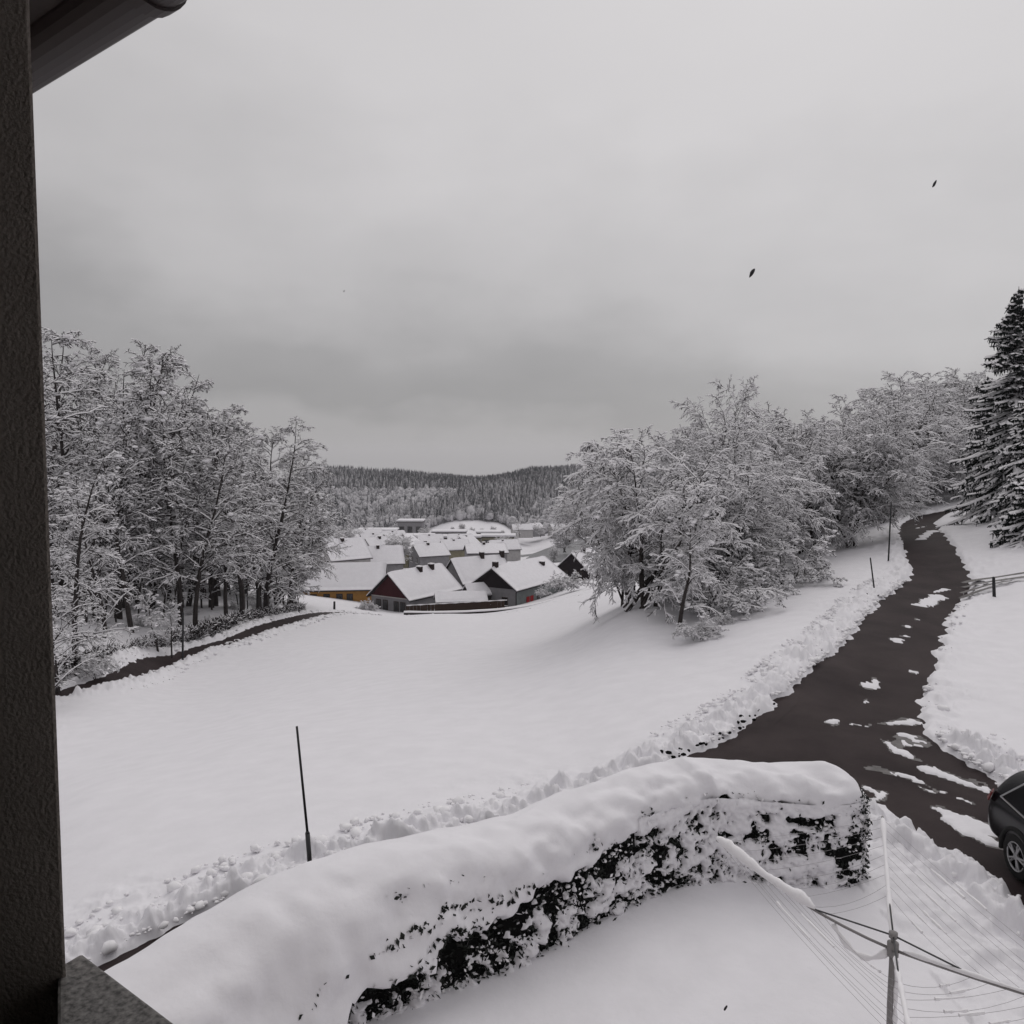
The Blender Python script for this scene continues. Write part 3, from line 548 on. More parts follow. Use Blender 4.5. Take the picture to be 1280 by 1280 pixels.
class Grow:
    def __init__(s, seed, cfg): s.r = np.random.default_rng(seed); s.c = cfg; s.trunk = []; s.seg = []; s.tips = []
    def rot(s, d, ang, flat):
        a = s.r.normal(0, 1, 3); a[2] *= (1 - flat); a = a - d * a.dot(d); a = vnorm(a); return vnorm(d * math.cos(ang) + a * math.sin(ang))
    def branch(s, p, d, L, r, lev):
        c = s.c; n = c['nseg'][lev]; nch = c['nch'][lev] if lev < len(c['nch']) else 0; acc = 0.; sn_ = s.r.random() < c.get('snowp', .8); pts = [np.array(p)]; rs = [r]; st = c['start'][lev] if lev < len(c['start']) else 0
        for i in range(n):
            d = vnorm(d + s.r.normal(0, c['wig'][lev], 3) + np.array([0, 0, c['grav'][lev] * (i + 1) / n])); q = p + d * L / n; tp = .96 if lev == 0 else .8; r1 = r * (1 - tp * (i + 1) / n) + .004
            ra = r * (1 - tp * i / n) + .004
            if lev <= c['tl']:
                if abs(d[2]) < .8: s.seg.append((p, q, ra * .96, r1 * .96, .035 + .35 * ra, .004))
            else: 
                s.seg.append((p, q, ra, r1, c['sh'][lev] if sn_ else 0, c['sw'][lev] if sn_ else 0))
            f0 = i / n
            if nch and f0 >= st - .5 / n:
                acc += nch / max(1, n * (1 - st))
                while acc >= 1 or (i == n - 1 and acc > .4 and s.r.random() < acc):
                    acc -= 1; f = s.r.random(); pos = p + (q - p) * f; tt = (i + f) / n; ln = L * c['ratio'][lev] * s.r.uniform(.65, 1.2) * (c['shape'](tt) if lev == 0 else (1.1 - .55 * tt))
                    s.branch(pos, s.rot(d, c['ang'][lev] * s.r.uniform(.7, 1.25), c['flat'][lev]), ln, max(.006, min(ra * .62, c['rmax'][lev + 1] * ln)), lev + 1)
                    if acc < 0: acc = 0
            p = q; pts.append(p); rs.append(r1)
        if lev <= c['tl']: s.trunk.append((pts, rs))
        s.tips.append((p, lev))
def make_tree(seed, cfg, stems, clump=None, needle_=False):
    g = Grow(seed, cfg)
    for p, d, L, r in stems: g.branch(np.array(p, float), vnorm(np.array(d, float)), L, r, 0)
    mb = MB()
    for pts, rs in g.trunk: mb.tube([tuple(p) for p in pts], rs, 6)
    tm = bpy.data.meshes.new('trunk'); tm.from_pydata(mb.v, [], mb.f); tm.materials.append(bark); tm.update()
    seg = g.seg; crown = seg_mesh('crown', seg, twig, snow_t); sm = None
    if clump:
        rg = np.random.default_rng(seed + 9); pool = [p for p, l in g.tips if l >= 2]; k = rg.choice(len(pool), min(clump[0], len(pool)), replace=False); cc = np.array([pool[i] for i in k]); sz = rg.lognormal(math.log(clump[1]), .45, len(cc)).clip(.05, clump[1] * 2.6)
        Vb, Fb = blobs(cc, sz, rg, ICO1, .5, .3); sm = mesh_np('snow_load', Vb, Fb, [snow_t])
    zs = max(p[2] for p, l in g.tips); return dict(trunk=tm, crown=crown, snow_load=sm, H=zs)
forest_cfg = dict(tl=1, nseg=[12, 6, 4, 2], snowp=.38, nch=[44, 11, 9], start=[.07, .12, .08], wig=[.05, .10, .15, .18], grav=[.02, -.16, -.22, -.25], ratio=[.235, .42, .42], ang=[1.1, .85, .8], flat=[.75, .7, .6], rmax=[1, .016, .014, .014], shape=lambda t: 1.15 - .75 * max(0, t - .25) / .75, sh=[0, 0, .055, .05], sw=[0, 0, .014, .018])
tall_cfg = dict(forest_cfg, nch=[44, 12, 9], start=[.22, .15, .08], ratio=[.24, .45, .42], ang=[.95, .8, .8], shape=lambda t: 1.1 - .6 * max(0, t - .5) / .5)
arch_cfg = dict(tl=1, nseg=[11, 7, 4, 2], snowp=.84, nch=[25, 13, 9], start=[.22, .12, .05], wig=[.06, .10, .15, .2], grav=[-.10, -.24, -.30, -.35], ratio=[.42, .38, .40], ang=[.75, .75, .75], flat=[.5, .6, .5], rmax=[1, .013, .012, .012], shape=lambda t: 1.05 - .45 * t, sh=[0, 0, .055, .048], sw=[0, 0, .010, .010])
bush_cfg = dict(tl=0, nseg=[8, 5, 3, 2], nch=[13, 8, 5], start=[.2, .1, .1], wig=[.08, .12, .16, .2], grav=[-.22, -.30, -.30, -.3], ratio=[.38, .40, .42], ang=[.8, .8, .8], flat=[.5, .5, .5], rmax=[1, .014, .014, .014], shape=lambda t: 1.0 - .3 * t, sh=[0, .05, .05, .05], sw=[0, .015, .015, .02])
def lean_stems(seed, n, H, spread, r, bias=(0, 0)):
    g = np.random.default_rng(seed); return [((g.normal(0, .25), g.normal(0, .25), -.2), (math.cos(2 * math.pi * k / n + seed) * spread * g.uniform(.4, 1.2) + bias[0], math.sin(2 * math.pi * k / n + seed) * spread * g.uniform(.4, 1.2) + bias[1], 1), H * g.uniform(.75, 1.1), r * g.uniform(.7, 1.1)) for k in range(n)]
KINDS = {}
for i in range(4): KINDS['forest%d' % i] = make_tree(100 + i, forest_cfg if i % 2 == 0 else tall_cfg, [((0, 0, -.3), (.05 * (i - 1), .03, 1), 16, .23)], (200, .105))
KINDS['thin'] = make_tree(120, dict(forest_cfg, tl=1, snowp=.30, nch=[24, 6, 4], start=[.12, .1, .1], ratio=[.16, .4, .4], wig=[.03, .1, .15, .18]), [((0, 0, -.3), (.03, .02, 1), 12, .10)], None)
KINDS['arch0'] = make_tree(201, arch_cfg, lean_stems(3, 4, 9.5, .42, .13, (-.30, 0)), (120, .08))
KINDS['arch1'] = make_tree(202, arch_cfg, lean_stems(5, 5, 9, .34, .11), (120, .08))
KINDS['arch2'] = make_tree(203, arch_cfg, lean_stems(7, 3, 10, .22, .13, (.1, 0)), (120, .08))
KINDS['multi'] = make_tree(204, dict(arch_cfg, grav=[-.02, -.16, -.25, -.3], snowp=.82), lean_stems(9, 6, 9, .36, .09), (120, .08))
KINDS['small'] = make_tree(205, dict(arch_cfg, nch=[20, 8, 6], grav=[.0, -.24, -.3, -.3]), [((0, 0, -.2), (.03, 0, 1), 6, .12)], (120, .09))
KINDS['bush0'] = make_tree(206, bush_cfg, lean_stems(11, 9, 3.4, .62, .035), (150, .09))
KINDS['bush1'] = make_tree(207, bush_cfg, lean_stems(13, 8, 3.0, .75, .03), (150, .09))
def spruce(seed, H, rad, gap=.33):
    g = np.random.default_rng(seed); seg = []; mb = MB(); mb.tube([(0, 0, -.3), (0, 0, H * .5), (0, 0, H)], [.16, .10, .012], 7); z_ = .35
    tm = bpy.data.meshes.new('trunk'); tm.from_pydata(mb.v, [], mb.f); tm.materials.append(bark); tm.update()
    while z_ < H - .15:
        t = z_ / H; Lb = rad * (1 - t) ** .8 + .12; nb = 9 if t < .8 else 6
        for k in range(nb):
            if g.random() < .12: continue
            a_ = g.uniform(0, 6.283); d = np.array([math.cos(a_), math.sin(a_), .15 - .75 * (1 - t)]); d = vnorm(d); p = np.array([0, 0, z_ + g.uniform(-.3, .3)]); Lk = Lb * g.uniform(.55, 1.18); n = 5; w = .05 + .05 * (1 - t)
            for i in range(n):
                d = vnorm(d + np.array([0, 0, -.05 if i < 3 else .10]) + g.normal(0, .05, 3)); q = p + d * Lk / n; f = (i + 1) / n; sw = w * (1.0 - .5 * abs(f - .55)); snowy = g.random() < .72
                seg.append((p, q, .045, .035, (.09 if snowy else 0), sw * (.9 if snowy else .2)))
                side = np.array([-d[1], d[0], 0]); 
                for sgn in (-1, 1):
                    for m_ in range(2 if Lk > .6 else 1):
                        b = p + (q - p) * g.random(); e = vnorm(d * .8 + side * sgn * .9 + np.array([0, 0, -.28]) + g.normal(0, .12, 3)); ls = min(.62, Lk * .36) * (1.15 - .7 * f) * g.uniform(.7, 1.2)
                        seg.append((b, b + e * ls, .03, .012, .055 if g.random() < .55 else 0, .035))
                for m_ in range(4):
                    b = p + (q - p) * g.random(); e = np.array([g.normal(0, .22), g.normal(0, .22), -1.]); seg.append((b, b + vnorm(e) * g.uniform(.15, .38), .035, .012, 0, .0))
                p = q
        z_ += gap * (1 - .45 * t)
    return dict(trunk=tm, crown=seg_mesh('crown', seg, needle, snow_t), snow_load=None, H=H)
KINDS['spruce0'] = spruce(301, 14, 3.7, .40); KINDS['spruce1'] = spruce(302, 11, 3.1, .38); KINDS['spruce3'] = spruce(304, 7, 2.0, .30); KINDS['spruce2'] = spruce(303, 3.4, 1.5, .26)
def tree(kind, px, Y, top, label, group=None, rz=None, wide=1.0, name='tree', cat='tree', rnd=random.Random(4)):
    Y *= K; p = place(px, Y); k = KINDS[kind]; zt = at(px, top, Y)[2]; sc = max(.2, (zt - p.z) / k['H'])
    e = empty(name, p - Vector((0, 0, .1)), rnd.uniform(0, 6.28) if rz is None else R(rz), label, cat, group); e.scale = (sc * wide, sc * wide, sc)
    for part in ('trunk', 'crown', 'snow_load'):
        if k[part]:
            o = link(part, k[part], e)
            if part == 'snow_load': o['kind'] = 'stuff'
    return e
G1 = 'snowy trees of the left-hand wood'
for a in (('forest0', 70, 66, 392, 'dense snowy tree next to the wall edge, tallest on the skyline'), ('forest1', 58, 62, 372, 'tall snowy tree half hidden by the dark wall edge in the left wood'), ('forest0', 104, 78, 422, 'broad snow-covered tree second from the wall edge in the left wood'), ('forest3', 148, 72, 420, 'tall dense snowy tree whose pointed top rises highest near the wall edge'),
          ('forest2', 188, 86, 448, 'snow-covered tree on the falling treeline of the left wood, behind a bare dark trunk'), ('forest1', 226, 73, 462, 'tall tree with a bare dark trunk and snowy flat-topped crown in the left wood'), ('forest0', 264, 88, 496, 'snowy tree right of the flat-topped tree in the left wood'),
          ('forest3', 302, 80, 510, 'slim snowy tree with dark leaning trunk near the right part of the left wood'), ('forest2', 332, 94, 520, 'bushy snow-loaded tree with twin-looking top near the right end of the left wood'), ('forest0', 346, 106, 574, 'lower snowy tree at the right end of the left wood, before the far hill'),
          ('forest0', 94, 51, 560, 'dense lower tree in front at the left end of the wood, above the rounded bush'), ('forest2', 132, 57, 590, 'low dense tree between the rounded bush and the bare saplings'), ('forest3', 120, 66, 500, 'slender front-row tree with a long bare dark trunk near the wall edge'), ('forest1', 165, 64, 520, 'slender front-row tree with a dark trunk standing left of the roadside post'), ('forest3', 245, 70, 540, 'slender front-row tree with a dark trunk just right of the roadside post'), ('forest1', 283, 78, 556, 'slender dark-trunked front-row tree halfway to the bend of the lower road'), ('forest3', 322, 90, 570, 'slender dark-trunked front-row tree close to the bend of the lower road'),
          ('forest0', 362, 108, 612, 'low snowy tree at the roadside just left of the ochre farmhouse'), ('multi', 366, 121, 640, 'thin grey frosted tree whose twigs reach the ochre farmhouse roof')):
    tree(a[0], a[1], a[2], a[3], a[4], G1)
for i, (px, Y) in enumerate(((178, 70), (240, 80), (290, 90), (130, 60), (325, 97))): tree(('bush0', 'bush1')[i % 2], px, Y, (765, 755, 748, 790, 742)[i], ('low frosted shrub under the trunks left of the roadside post', 'low frosted shrub behind the roadside post', 'low frosted shrub right of the roadside post, under the trunks', 'low frosted shrub near the drooping tree at the wall edge', 'low frosted shrub under the trees near the bend of the lower road')[i], 'undergrowth of the left wood', wide=1.2, name='shrub', cat='shrub')
rnd2 = random.Random(12)
for i in range(44):
    px = 56 + i * 7.2 + rnd2.uniform(-6, 6); tree(rnd2.choice(('forest0', 'forest2', 'forest0', 'forest3')), px, rnd2.uniform(76, 120) + .05 * px, np.interp(px, [50, 100, 150, 200, 260, 340, 370, 400], [388, 430, 428, 460, 502, 520, 570, 620]) + rnd2.uniform(0, 60), 'snow-covered tree standing deep inside the left-hand wood', 'trees deep in the left wood')
tree('forest0', 72, 44, 600, 'drooping snow-laden tree at the wall edge beside the lower road', None, 40, .95, 'tree'); tree('bush0', 115, 47, 800, 'rounded snow-covered bush by the lower road under the drooping tree', None, name='bush', cat='bush'); tree('forest2', 58, 40, 680, 'low snow-covered tree pressed against the dark wall edge', None, 80, 1.0, name='tree')
tree('small', 198, 60, 735, 'thin bare sapling with little snow beside the roadside post', None, name='sapling'); tree('small', 215, 60, 750, 'second thin bare sapling just left of the roadside post', None, name='sapling')
for i in range(22): tree('thin', 92 + i * 13.5 + rnd2.uniform(-6, 6), np.interp(i, [0, 21], [60, 102]) + rnd2.uniform(-2, 7), np.interp(i, [0, 21], [610, 660]) + rnd2.uniform(-50, 30), 'thin nearly bare dark tree standing among the trunks at the front of the left wood', 'thin trees at the front of the left wood')
G2 = 'frosted trees right of the field'
for a in (('arch0', 806, 42.5, 520, 'large frosted tree bowing over to the left above the snowy field', 200, 1.2), ('arch2', 874, 50, 464, 'tallest frosted tree of the clump with a narrow feathery top', 60, .85), ('small', 848, 35.5, 640, 'small snow-laden tree with one short dark trunk at the front of the clump', 20, 1.15), ('arch2', 898, 54, 490, 'upright frosted tree just right of the feathery-topped tree', 150, 1.1), ('arch1', 938, 58, 505, 'broad frosted tree in the dip between the feathery top and the bending tree', 210, 1.15), ('arch1', 905, 46, 560, 'frosted tree with arching boughs in the middle of the clump', 90, 1.2),
          ('arch0', 790, 47, 512, 'leaning frosted tree at the far left of the clump, its boughs before the hill', 160, 1.0), ('arch1', 784, 52, 590, 'drooping frosted tree at the left edge of the clump, before the houses', 10, 1.15), ('arch0', 950, 64, 512, 'frosted tree bending over behind the low bushes', 250, 1.1), ('multi', 1066, 62, 488, 'many-stemmed frosted tree beside the slim marker pole', 0, 1.1), ('arch1', 1000, 72, 488, 'rounded frosted tree left of the many-stemmed tree', 140, 1.1), ('multi', 1020, 82, 500, 'frosted tree behind the many-stemmed tree', 70, 1.2),
          ('arch2', 1110, 88, 478, 'frosted tree with a bare leaning stem behind the marker pole', 30, 1.3), ('arch1', 1150, 100, 456, 'broad frosted tree at the head of the lane', 200, 1.3), ('multi', 1185, 112, 455, 'frosted tree where the lane disappears, left of the dark spruces', 100, 1.3), ('arch2', 1222, 104, 450, 'frosted tree directly behind the tall dark spruce', 10, 1.3), ('arch1', 925, 74, 520, 'frosted tree at the back of the clump, between the feathery top and the bending tree', 300, 1.2)):
    tree(a[0], a[1], a[2], a[3], a[4], G2, a[5], a[6])
for i, (px, Y, top) in enumerate(((1085, 105, 505), (1130, 95, 560), (1165, 95, 560), (1195, 98, 560), (980, 85, 540), (1100, 82, 590), (1040, 75, 590), (1215, 92, 590), (1255, 110, 440))): tree(('multi', 'arch1')[i % 2], px, Y, top, 'lower frosted tree filling the wood behind the lane', 'frosted trees behind the lane', wide=1.4)
for a in (('bush0', 978, 44.5, 655, 'hunched snow-covered bush at the right end of the clump', 1.25), ('bush1', 900, 39, 690, 'wide drooping bush of frosted twigs beneath the clump of trees', 1.5), ('bush1', 872, 33.8, 758, 'low ragged bush with thick snow at the foot of the small trunk', 1.2), ('bush0', 934, 37.5, 752, 'small round snow-capped bush at the front right of the clump', 1.0), ('bush0', 940, 42, 690, 'snowy bush between the hunched bush and the drooping bush', 1.2), ('bush1', 905, 36, 765, 'low snow-capped bush between the ragged bush and the small round bush', 1.1)):
    tree(a[0], a[1], a[2], a[3], a[4], 'snowy bushes at the foot of the clump', None, a[5], 'bush', 'bush')
tree('spruce0', 1262, 62, 356, 'tall dark spruce with snow on its boughs at the right edge', None, 0, 1.12, name='spruce'); tree('spruce1', 1292, 53, 450, 'dark snowy spruce partly cut off by the right edge', None, 50, name='spruce'); tree('spruce1', 1228, 72, 470, 'slimmer dark spruce left of the tall spruce', None, 90, .9, name='spruce'); tree('spruce2', 1288, 50, 590, 'low spruce with pale drooping snow-covered boughs at the right edge', None, 20, 1.25, name='spruce')

# roadside hedge along the lower road
hg = empty('roadside_hedge', (*val_c[24], gnd(*val_c[24])), 0, 'low dark hedge dusted with snow along the far side of the lower road', 'hedge'); o3 = np.array(hg.location); rng = np.random.default_rng(3); seg = []
for _ in range(8000):
    k = rng.integers(12, 58); t = val_c[k + 1] - val_c[k - 1]; t /= np.linalg.norm(t); nn = np.array([-t[1], t[0]]); p = val_c[k] + t * rng.uniform(-.8, .8) + nn * (val_w[k] + rng.uniform(.9, 2.0)); hh = rng.random() ** .7 * 1.05
    q = np.array([*p, hh])
    seg.append((k, q))
zk = base_z(val_c[:, 0], val_c[:, 1]); sg = []
for k, q in seg:
    q = q + np.array([0, 0, zk[k] + .1]) - o3; d = vnorm(rng.normal(0, 1, 3) + np.array([0, 0, .4])); sg.append((q, q + d * rng.uniform(.2, .5), .02, .008, (.035 if rng.random() < .33 else 0), .015))
link('twigs', seg_mesh('twigs', sg, twig, snow_t), hg)

# ------------------------------------------------------------------ village houses
def building(name, label, cat, base, yaw, w, l, eave, rise, wallmat, gable=None, snowth=.3, ov=.45, wins=(), chim=(), side=None, bandz=None, extra=None, roof_over_gable=.35):
    """ridge along local y; front gable at y = 0 looking to -y"""
    e = empty(name, base, yaw, label, cat); z0 = -2.5
    mb = MB(); mb.box(-w / 2, w / 2, 0, l, z0, eave); wl = mb.build('wall', wallmat, e)
    if gable is None: gable = wallmat
    mb = MB(); mb.prism([(-w / 2, eave + .003), (w / 2, eave + .003), (0, eave + rise)], 'y', -.03, l + .02); mb.build('gable', gable, e)
    if side:
        mb = MB(); mb.box(w / 2 + .003, w / 2 + .03, .0, l, z0, eave - .01); mb.build('side_wall', side, e)
    for s in (-1, 1):
        sl = rise / (w / 2); xe = w / 2 + ov; ze = eave - ov * sl; o_ = roof_over_gable
        def slab(a0, a1, y0, y1, inset=0): return [(s * x, z) for x, z in ((.0, eave + rise + a0), (xe - inset, ze + inset * sl + a0), (xe - inset, ze + inset * sl + a1), (.0, eave + rise + a1))]
        mb = MB(); mb.prism(slab(.02, .20, 0, 0), 'y', -o_, l + o_); rf = mb.build('roof', rooft, e)
        # snow blanket: a lattice so that its surface is soft and uneven
        nx, ny = 10, 16; vs = []; sd = int(abs(base[0] * 13 + base[1] * 7)) + (s > 0)
        for i in range(nx + 1):
            for j in range(ny + 1):
                u, v = i / nx, j / ny; x = xe * u * 1.01; y = -o_ - .03 + (l + 2 * o_ + .06) * v; zz = eave + rise - sl * x
                ed = min(1, (1 - u) * 9 + .45, v * 14 + .5, (1 - v) * 14 + .5); vs.append((s * x, y, zz + .205 + snowth * ed * (1 + .25 * float(vnoise(x * .8, y * .8, sd)))))
        nv = len(vs); vs += [(s * xe * 1.0 * (i / nx), -o_ - .02 + (l + 2 * o_ + .04) * (j / ny), eave + rise - sl * xe * (i / nx) + .202) for i in range(nx + 1) for j in range(ny + 1)]
        ix = lambda i, j: i * (ny + 1) + j
        fs = [(ix(i, j), ix(i + 1, j), ix(i + 1, j + 1), ix(i, j + 1)) for i in range(nx) for j in range(ny)]
        bd = [ix(i, 0) for i in range(nx + 1)] + [ix(nx, j) for j in range(1, ny + 1)] + [ix(i, ny) for i in range(nx - 1, -1, -1)]
        fs += [(bd[i], bd[i + 1], bd[i + 1] + nv, bd[i] + nv) for i in range(len(bd) - 1)]
        mb = MB(); mb.add(vs, fs); mb.build('roof_snow', snow, e, True)
    for (cxx, cyy, ch) in chim:
        zr = eave + rise * (1 - abs(cxx) / (w / 2)); mb = MB(); mb.box(cxx - .38, cxx + .38, cyy - .32, cyy + .32, zr - .5, zr + ch); cm = mb.build('chimney', brick, e); mb = MB(); mb.box(cxx - .44, cxx + .44, cyy - .38, cyy + .38, zr + ch, zr + ch + .14); mb.build('chimney_snow', snow_t, cm)
    for (face, a, zc, ww, hh, *mm) in wins:
        fm = mm[0] if mm else winf; t = .07
        def P(u0, u1, z0_, z1_, d0, d1, m_, nm, par):
            mb = MB()
            if face == 'front': mb.box(u0, u1, -d1, -d0, z0_, z1_)
            elif face == 'right': mb.box(w / 2 + d0, w / 2 + d1, u0, u1, z0_, z1_)
            else: mb.box(-w / 2 - d1, -w / 2 - d0, u0, u1, z0_, z1_)
            return mb.build(nm, m_, par)
        b0 = .034
        if fm is dred: P(a - ww / 2, a + ww / 2, zc - hh / 2, zc + hh / 2, b0, b0 + .06, dred, 'shutter', e); continue
        f_ = P(a - ww / 2 - .1, a + ww / 2 + .1, zc - hh / 2 - .1, zc + hh / 2 + .1, b0, b0 + .04, fm, 'window', e); P(a - ww / 2, a - .03, zc - hh / 2, zc + hh / 2, b0 + .042, b0 + .05, pane, 'pane', f_); P(a + .03, a + ww / 2, zc - hh / 2, zc + hh / 2, b0 + .042, b0 + .05, pane, 'pane', f_)
        P(a - ww / 2 - .15, a + ww / 2 + .15, zc - hh / 2 - .2, zc - hh / 2 - .102, b0, b0 + .15, snow_t, 'sill_snow', f_)
    if extra: extra(e)
    return e
def spot(px, py, Y):
    p = at(px, py, Y); return Vector(p)
Hd = 119.
# red gabled house
def red_extra(e):
    mb = MB(); mb.box(-3.8, 3.8, -.06, -.035, 2.3, 2.44); mb.build('trim_board', winl, e)
    mb = MB(); mb.box(-4.0, 4.0, -.9, -.7, -1, -.3); mb.build('plinth', pale, e)
building('house', 'house with dark red wooden gable, grey walls and two chimneys on a snowy roof', 'house', spot(488, 766, Hd), R(-33), 7.6, 12.0, 2.45, 3.3, grey, redb, wins=(('front', -2.35, 1.05, .8, 1.5), ('front', -.95, 1.05, .8, 1.5), ('front', 1.2, 1.0, .8, 1.5), ('front', 2.5, 1.0, .8, 1.5)), chim=((.5, 6.3, 1.0), (.5, 9.2, 1.1)), extra=red_extra, roof_over_gable=.6)
def dark_extra(e):
    for y0 in (-.1,):
        mb = MB(); mb.tube([(4.0, -.12, 3.0), (4.0, -.12, -1.5)], .07, 6); mb.tube([(4.3, -.12, 3.3), (4.0, -.12, 3.0)], .07, 6); mb.build('drainpipe', rooft, e)
    mb = MB(); mb.box(-3.9, -1.9, -.05, -.033, -1, 3.44); mb.build('board_cladding', darkb, e)
    mb = MB(); mb.box(-.6, 2.3, -1.2, -.4, -.3, .9); mb.build('balcony_panel', redb, e)
    mb = MB(); mb.box(1.0, 1.8, -1.24, -1.21, .1, .8); mb.build('snow_patch', snow_t, e)
building('house', 'house with black-brown gable and one chimney at the peak, red shutters on its grey-green side', 'house', spot(617, 763, Hd), R(-31), 7.9, 15.5, 3.45, 2.75, grey, darkb, side=green, wins=(('front', -.9, 1.5, .85, 1.0), ('front', 2.0, 1.6, .85, 1.0), ('right', 3.4, 1.0, .9, 1.9, dred), ('right', 4.6, 1.0, .9, 1.9, dred), ('right', 6.8, 1.0, .8, 1.5), ('right', 9.4, 1.1, .9, 1.2)), chim=((0, .5, 1.1), (1.4, 12.5, .9)), extra=dark_extra, roof_over_gable=.6)
building('house', 'grey house with steep pale gable and snowy roof behind the two dark-gabled houses', 'house', spot(566, 752, 133), R(-58), 7.6, 9.5, 3.6, 3.3, grey, wins=(('front', 0, 3.6, .7, 1.0),), chim=((.2, 5.5, 1.3), (.2, 9.5, 1.3)))
building('farmhouse', 'long ochre farmhouse with a wide snowy roof beside the left wood', 'farmhouse', spot(380, 757, 129), R(-84), 9.0, 13.0, 3.3, 3.2, olive, side=ochre, wins=tuple(('right', y, 2.0, .8, 1.0) for y in (2.2, 4.2, 6.2, 7.8)))
building('garden_shed', 'low shed with flat-looking snowy roof in front of the red-gabled house', 'shed', spot(546, 764, 116), R(-80), 3.4, 7.0, 1.5, .9, fenceb, ov=.3, roof_over_gable=.3)
building('porch', 'small snow-roofed porch between the two dark-gabled houses', 'porch', spot(584, 760, 118.5), R(-60), 2.6, 3.0, 2.0, 1.2, darkb, ov=.3)
# wooden fence in front
fp0, fp1 = Vector(spot(508, 768, 112.5)), Vector(spot(634, 761, 113.5)); fe = empty('board_fence', fp0, math.atan2(fp1.y - fp0.y, fp1.x - fp0.x), 'brown board fence with snow on top in front of the gabled houses', 'fence'); Lf = (fp1 - fp0).length; dz = (fp1.z - fp0.z) / Lf
bm0 = None
for i in range(int(Lf / .5)):
    zo = dz * i * .5
    if bm0 is None:
        mb = MB(); mb.box(0, .46, -.02, .02, -.8, 1.25); b = mb.build('board', fenceb, fe); bm0 = b.data
    else: b = link('board', bm0, fe)
    b.location = (i * .5, 0, zo)
for i in range(int(Lf / 2.5) + 1):
    mb = MB(); mb.box(-.06, .06, .021, .14, -.8, 1.35); p = mb.build('post', fenceb, fe); p.location = (i * 2.5, 0, dz * i * 2.5)
mb = MB(); mb.tube([(x, .02, 1.27 + dz * x) for x in np.linspace(0, Lf, 30)], [.07 + .03 * math.sin(i * 1.9) for i in range(30)], 6); mb.build('snow_cap', snow_t, fe, True)
# low roadside wall below the houses
pts = [spot(px, py, Y) for px, py, Y in ((505, 770, 110), (560, 770, 110), (620, 767, 110.5), (670, 760, 111), (720, 746, 112), (760, 735, 113))]
wl = empty('roadside_wall', pts[0], 0, 'low dark retaining wall capped with snow along the far edge of the field', 'wall'); P = resample([tuple(p - pts[0]) for p in pts], 1.0); mb = MB(); mb2 = MB()
for nm, w_, z0, z1, m_ in (('wall_body', .25, -1.5, .50, brick), ('snow_cap', .34, .50, .72, snow_t)):
    mb = MB(); vs = []; tw = np.gradient(P[:, :2], axis=0); tw /= np.linalg.norm(tw, axis=1)[:, None]
    for k, p in enumerate(P):
        j = .06 * float(vnoise(k * .7, 1., 5)); n_ = np.array([-tw[k, 1], tw[k, 0]])
        for s, zq in ((-1, z0), (-1, z1 - .08 * (m_ is snow_t) + j), (-.4, z1 + j), (.4, z1 + j), (1, z1 - .08 * (m_ is snow_t) + j), (1, z0)): vs.append((p[0] + n_[0] * w_ * s, p[1] + n_[1] * w_ * s, p[2] + zq))
    mb.add(vs, [(k * 6 + a, k * 6 + a + 1, k * 6 + a + 7, k * 6 + a + 6) for k in range(len(P) - 1) for a in range(5)]); mb.build(nm, m_, wl)
def bushy(px, py, Y, h, label, kind='bush0', name='bush', wide=1.):
    p = spot(px, py, Y); k = KINDS[kind]; e = empty(name, p, random.Random(px).uniform(0, 6), label, 'bush' if name == 'bush' else 'tree'); s = h / k['H']; e.scale = (s * wide, s * wide, s)
    for part in ('trunk', 'crown', 'snow_load'):
        if k[part]:
            o = link(part, k[part], e)
            if part == 'snow_load': o['kind'] = 'stuff'
bushy(456, 765, 114, 2.3, 'snowy garden bush at the left corner of the red-gabled house', wide=.9); bushy(463, 766, 114, 2.0, 'darker low bush beside the windows of the red-gabled house', 'bush1'); bushy(678, 746, 114, 1.8, 'white snow-covered bush under the red shutters'); bushy(700, 738, 116, 2.8, 'large snowy bush at the right end of the house with red shutters', wide=1.2); bushy(712, 737, 118, 3.2, 'tall snowy bush beside the clump, right of the red shutters', 'bush1', wide=1.2)
bushy(692, 703, 270, 6, 'bare rounded tree at the edge of the grey water', 'multi', 'tree'); bushy(500, 705, 215, 9, 'pale frosted tree among the village roofs', 'multi', 'tree', 1.2); bushy(430, 695, 230, 9, 'frosted tree between the left village roofs', 'multi', 'tree'); bushy(705, 690, 330, 12, 'frosted tree on the bank right of the grey water', 'multi', 'tree', 1.3)
pole('signal_post', 418, 768, (418, 752), 106, .16, 'small dark post at the road junction in front of the ochre farmhouse')
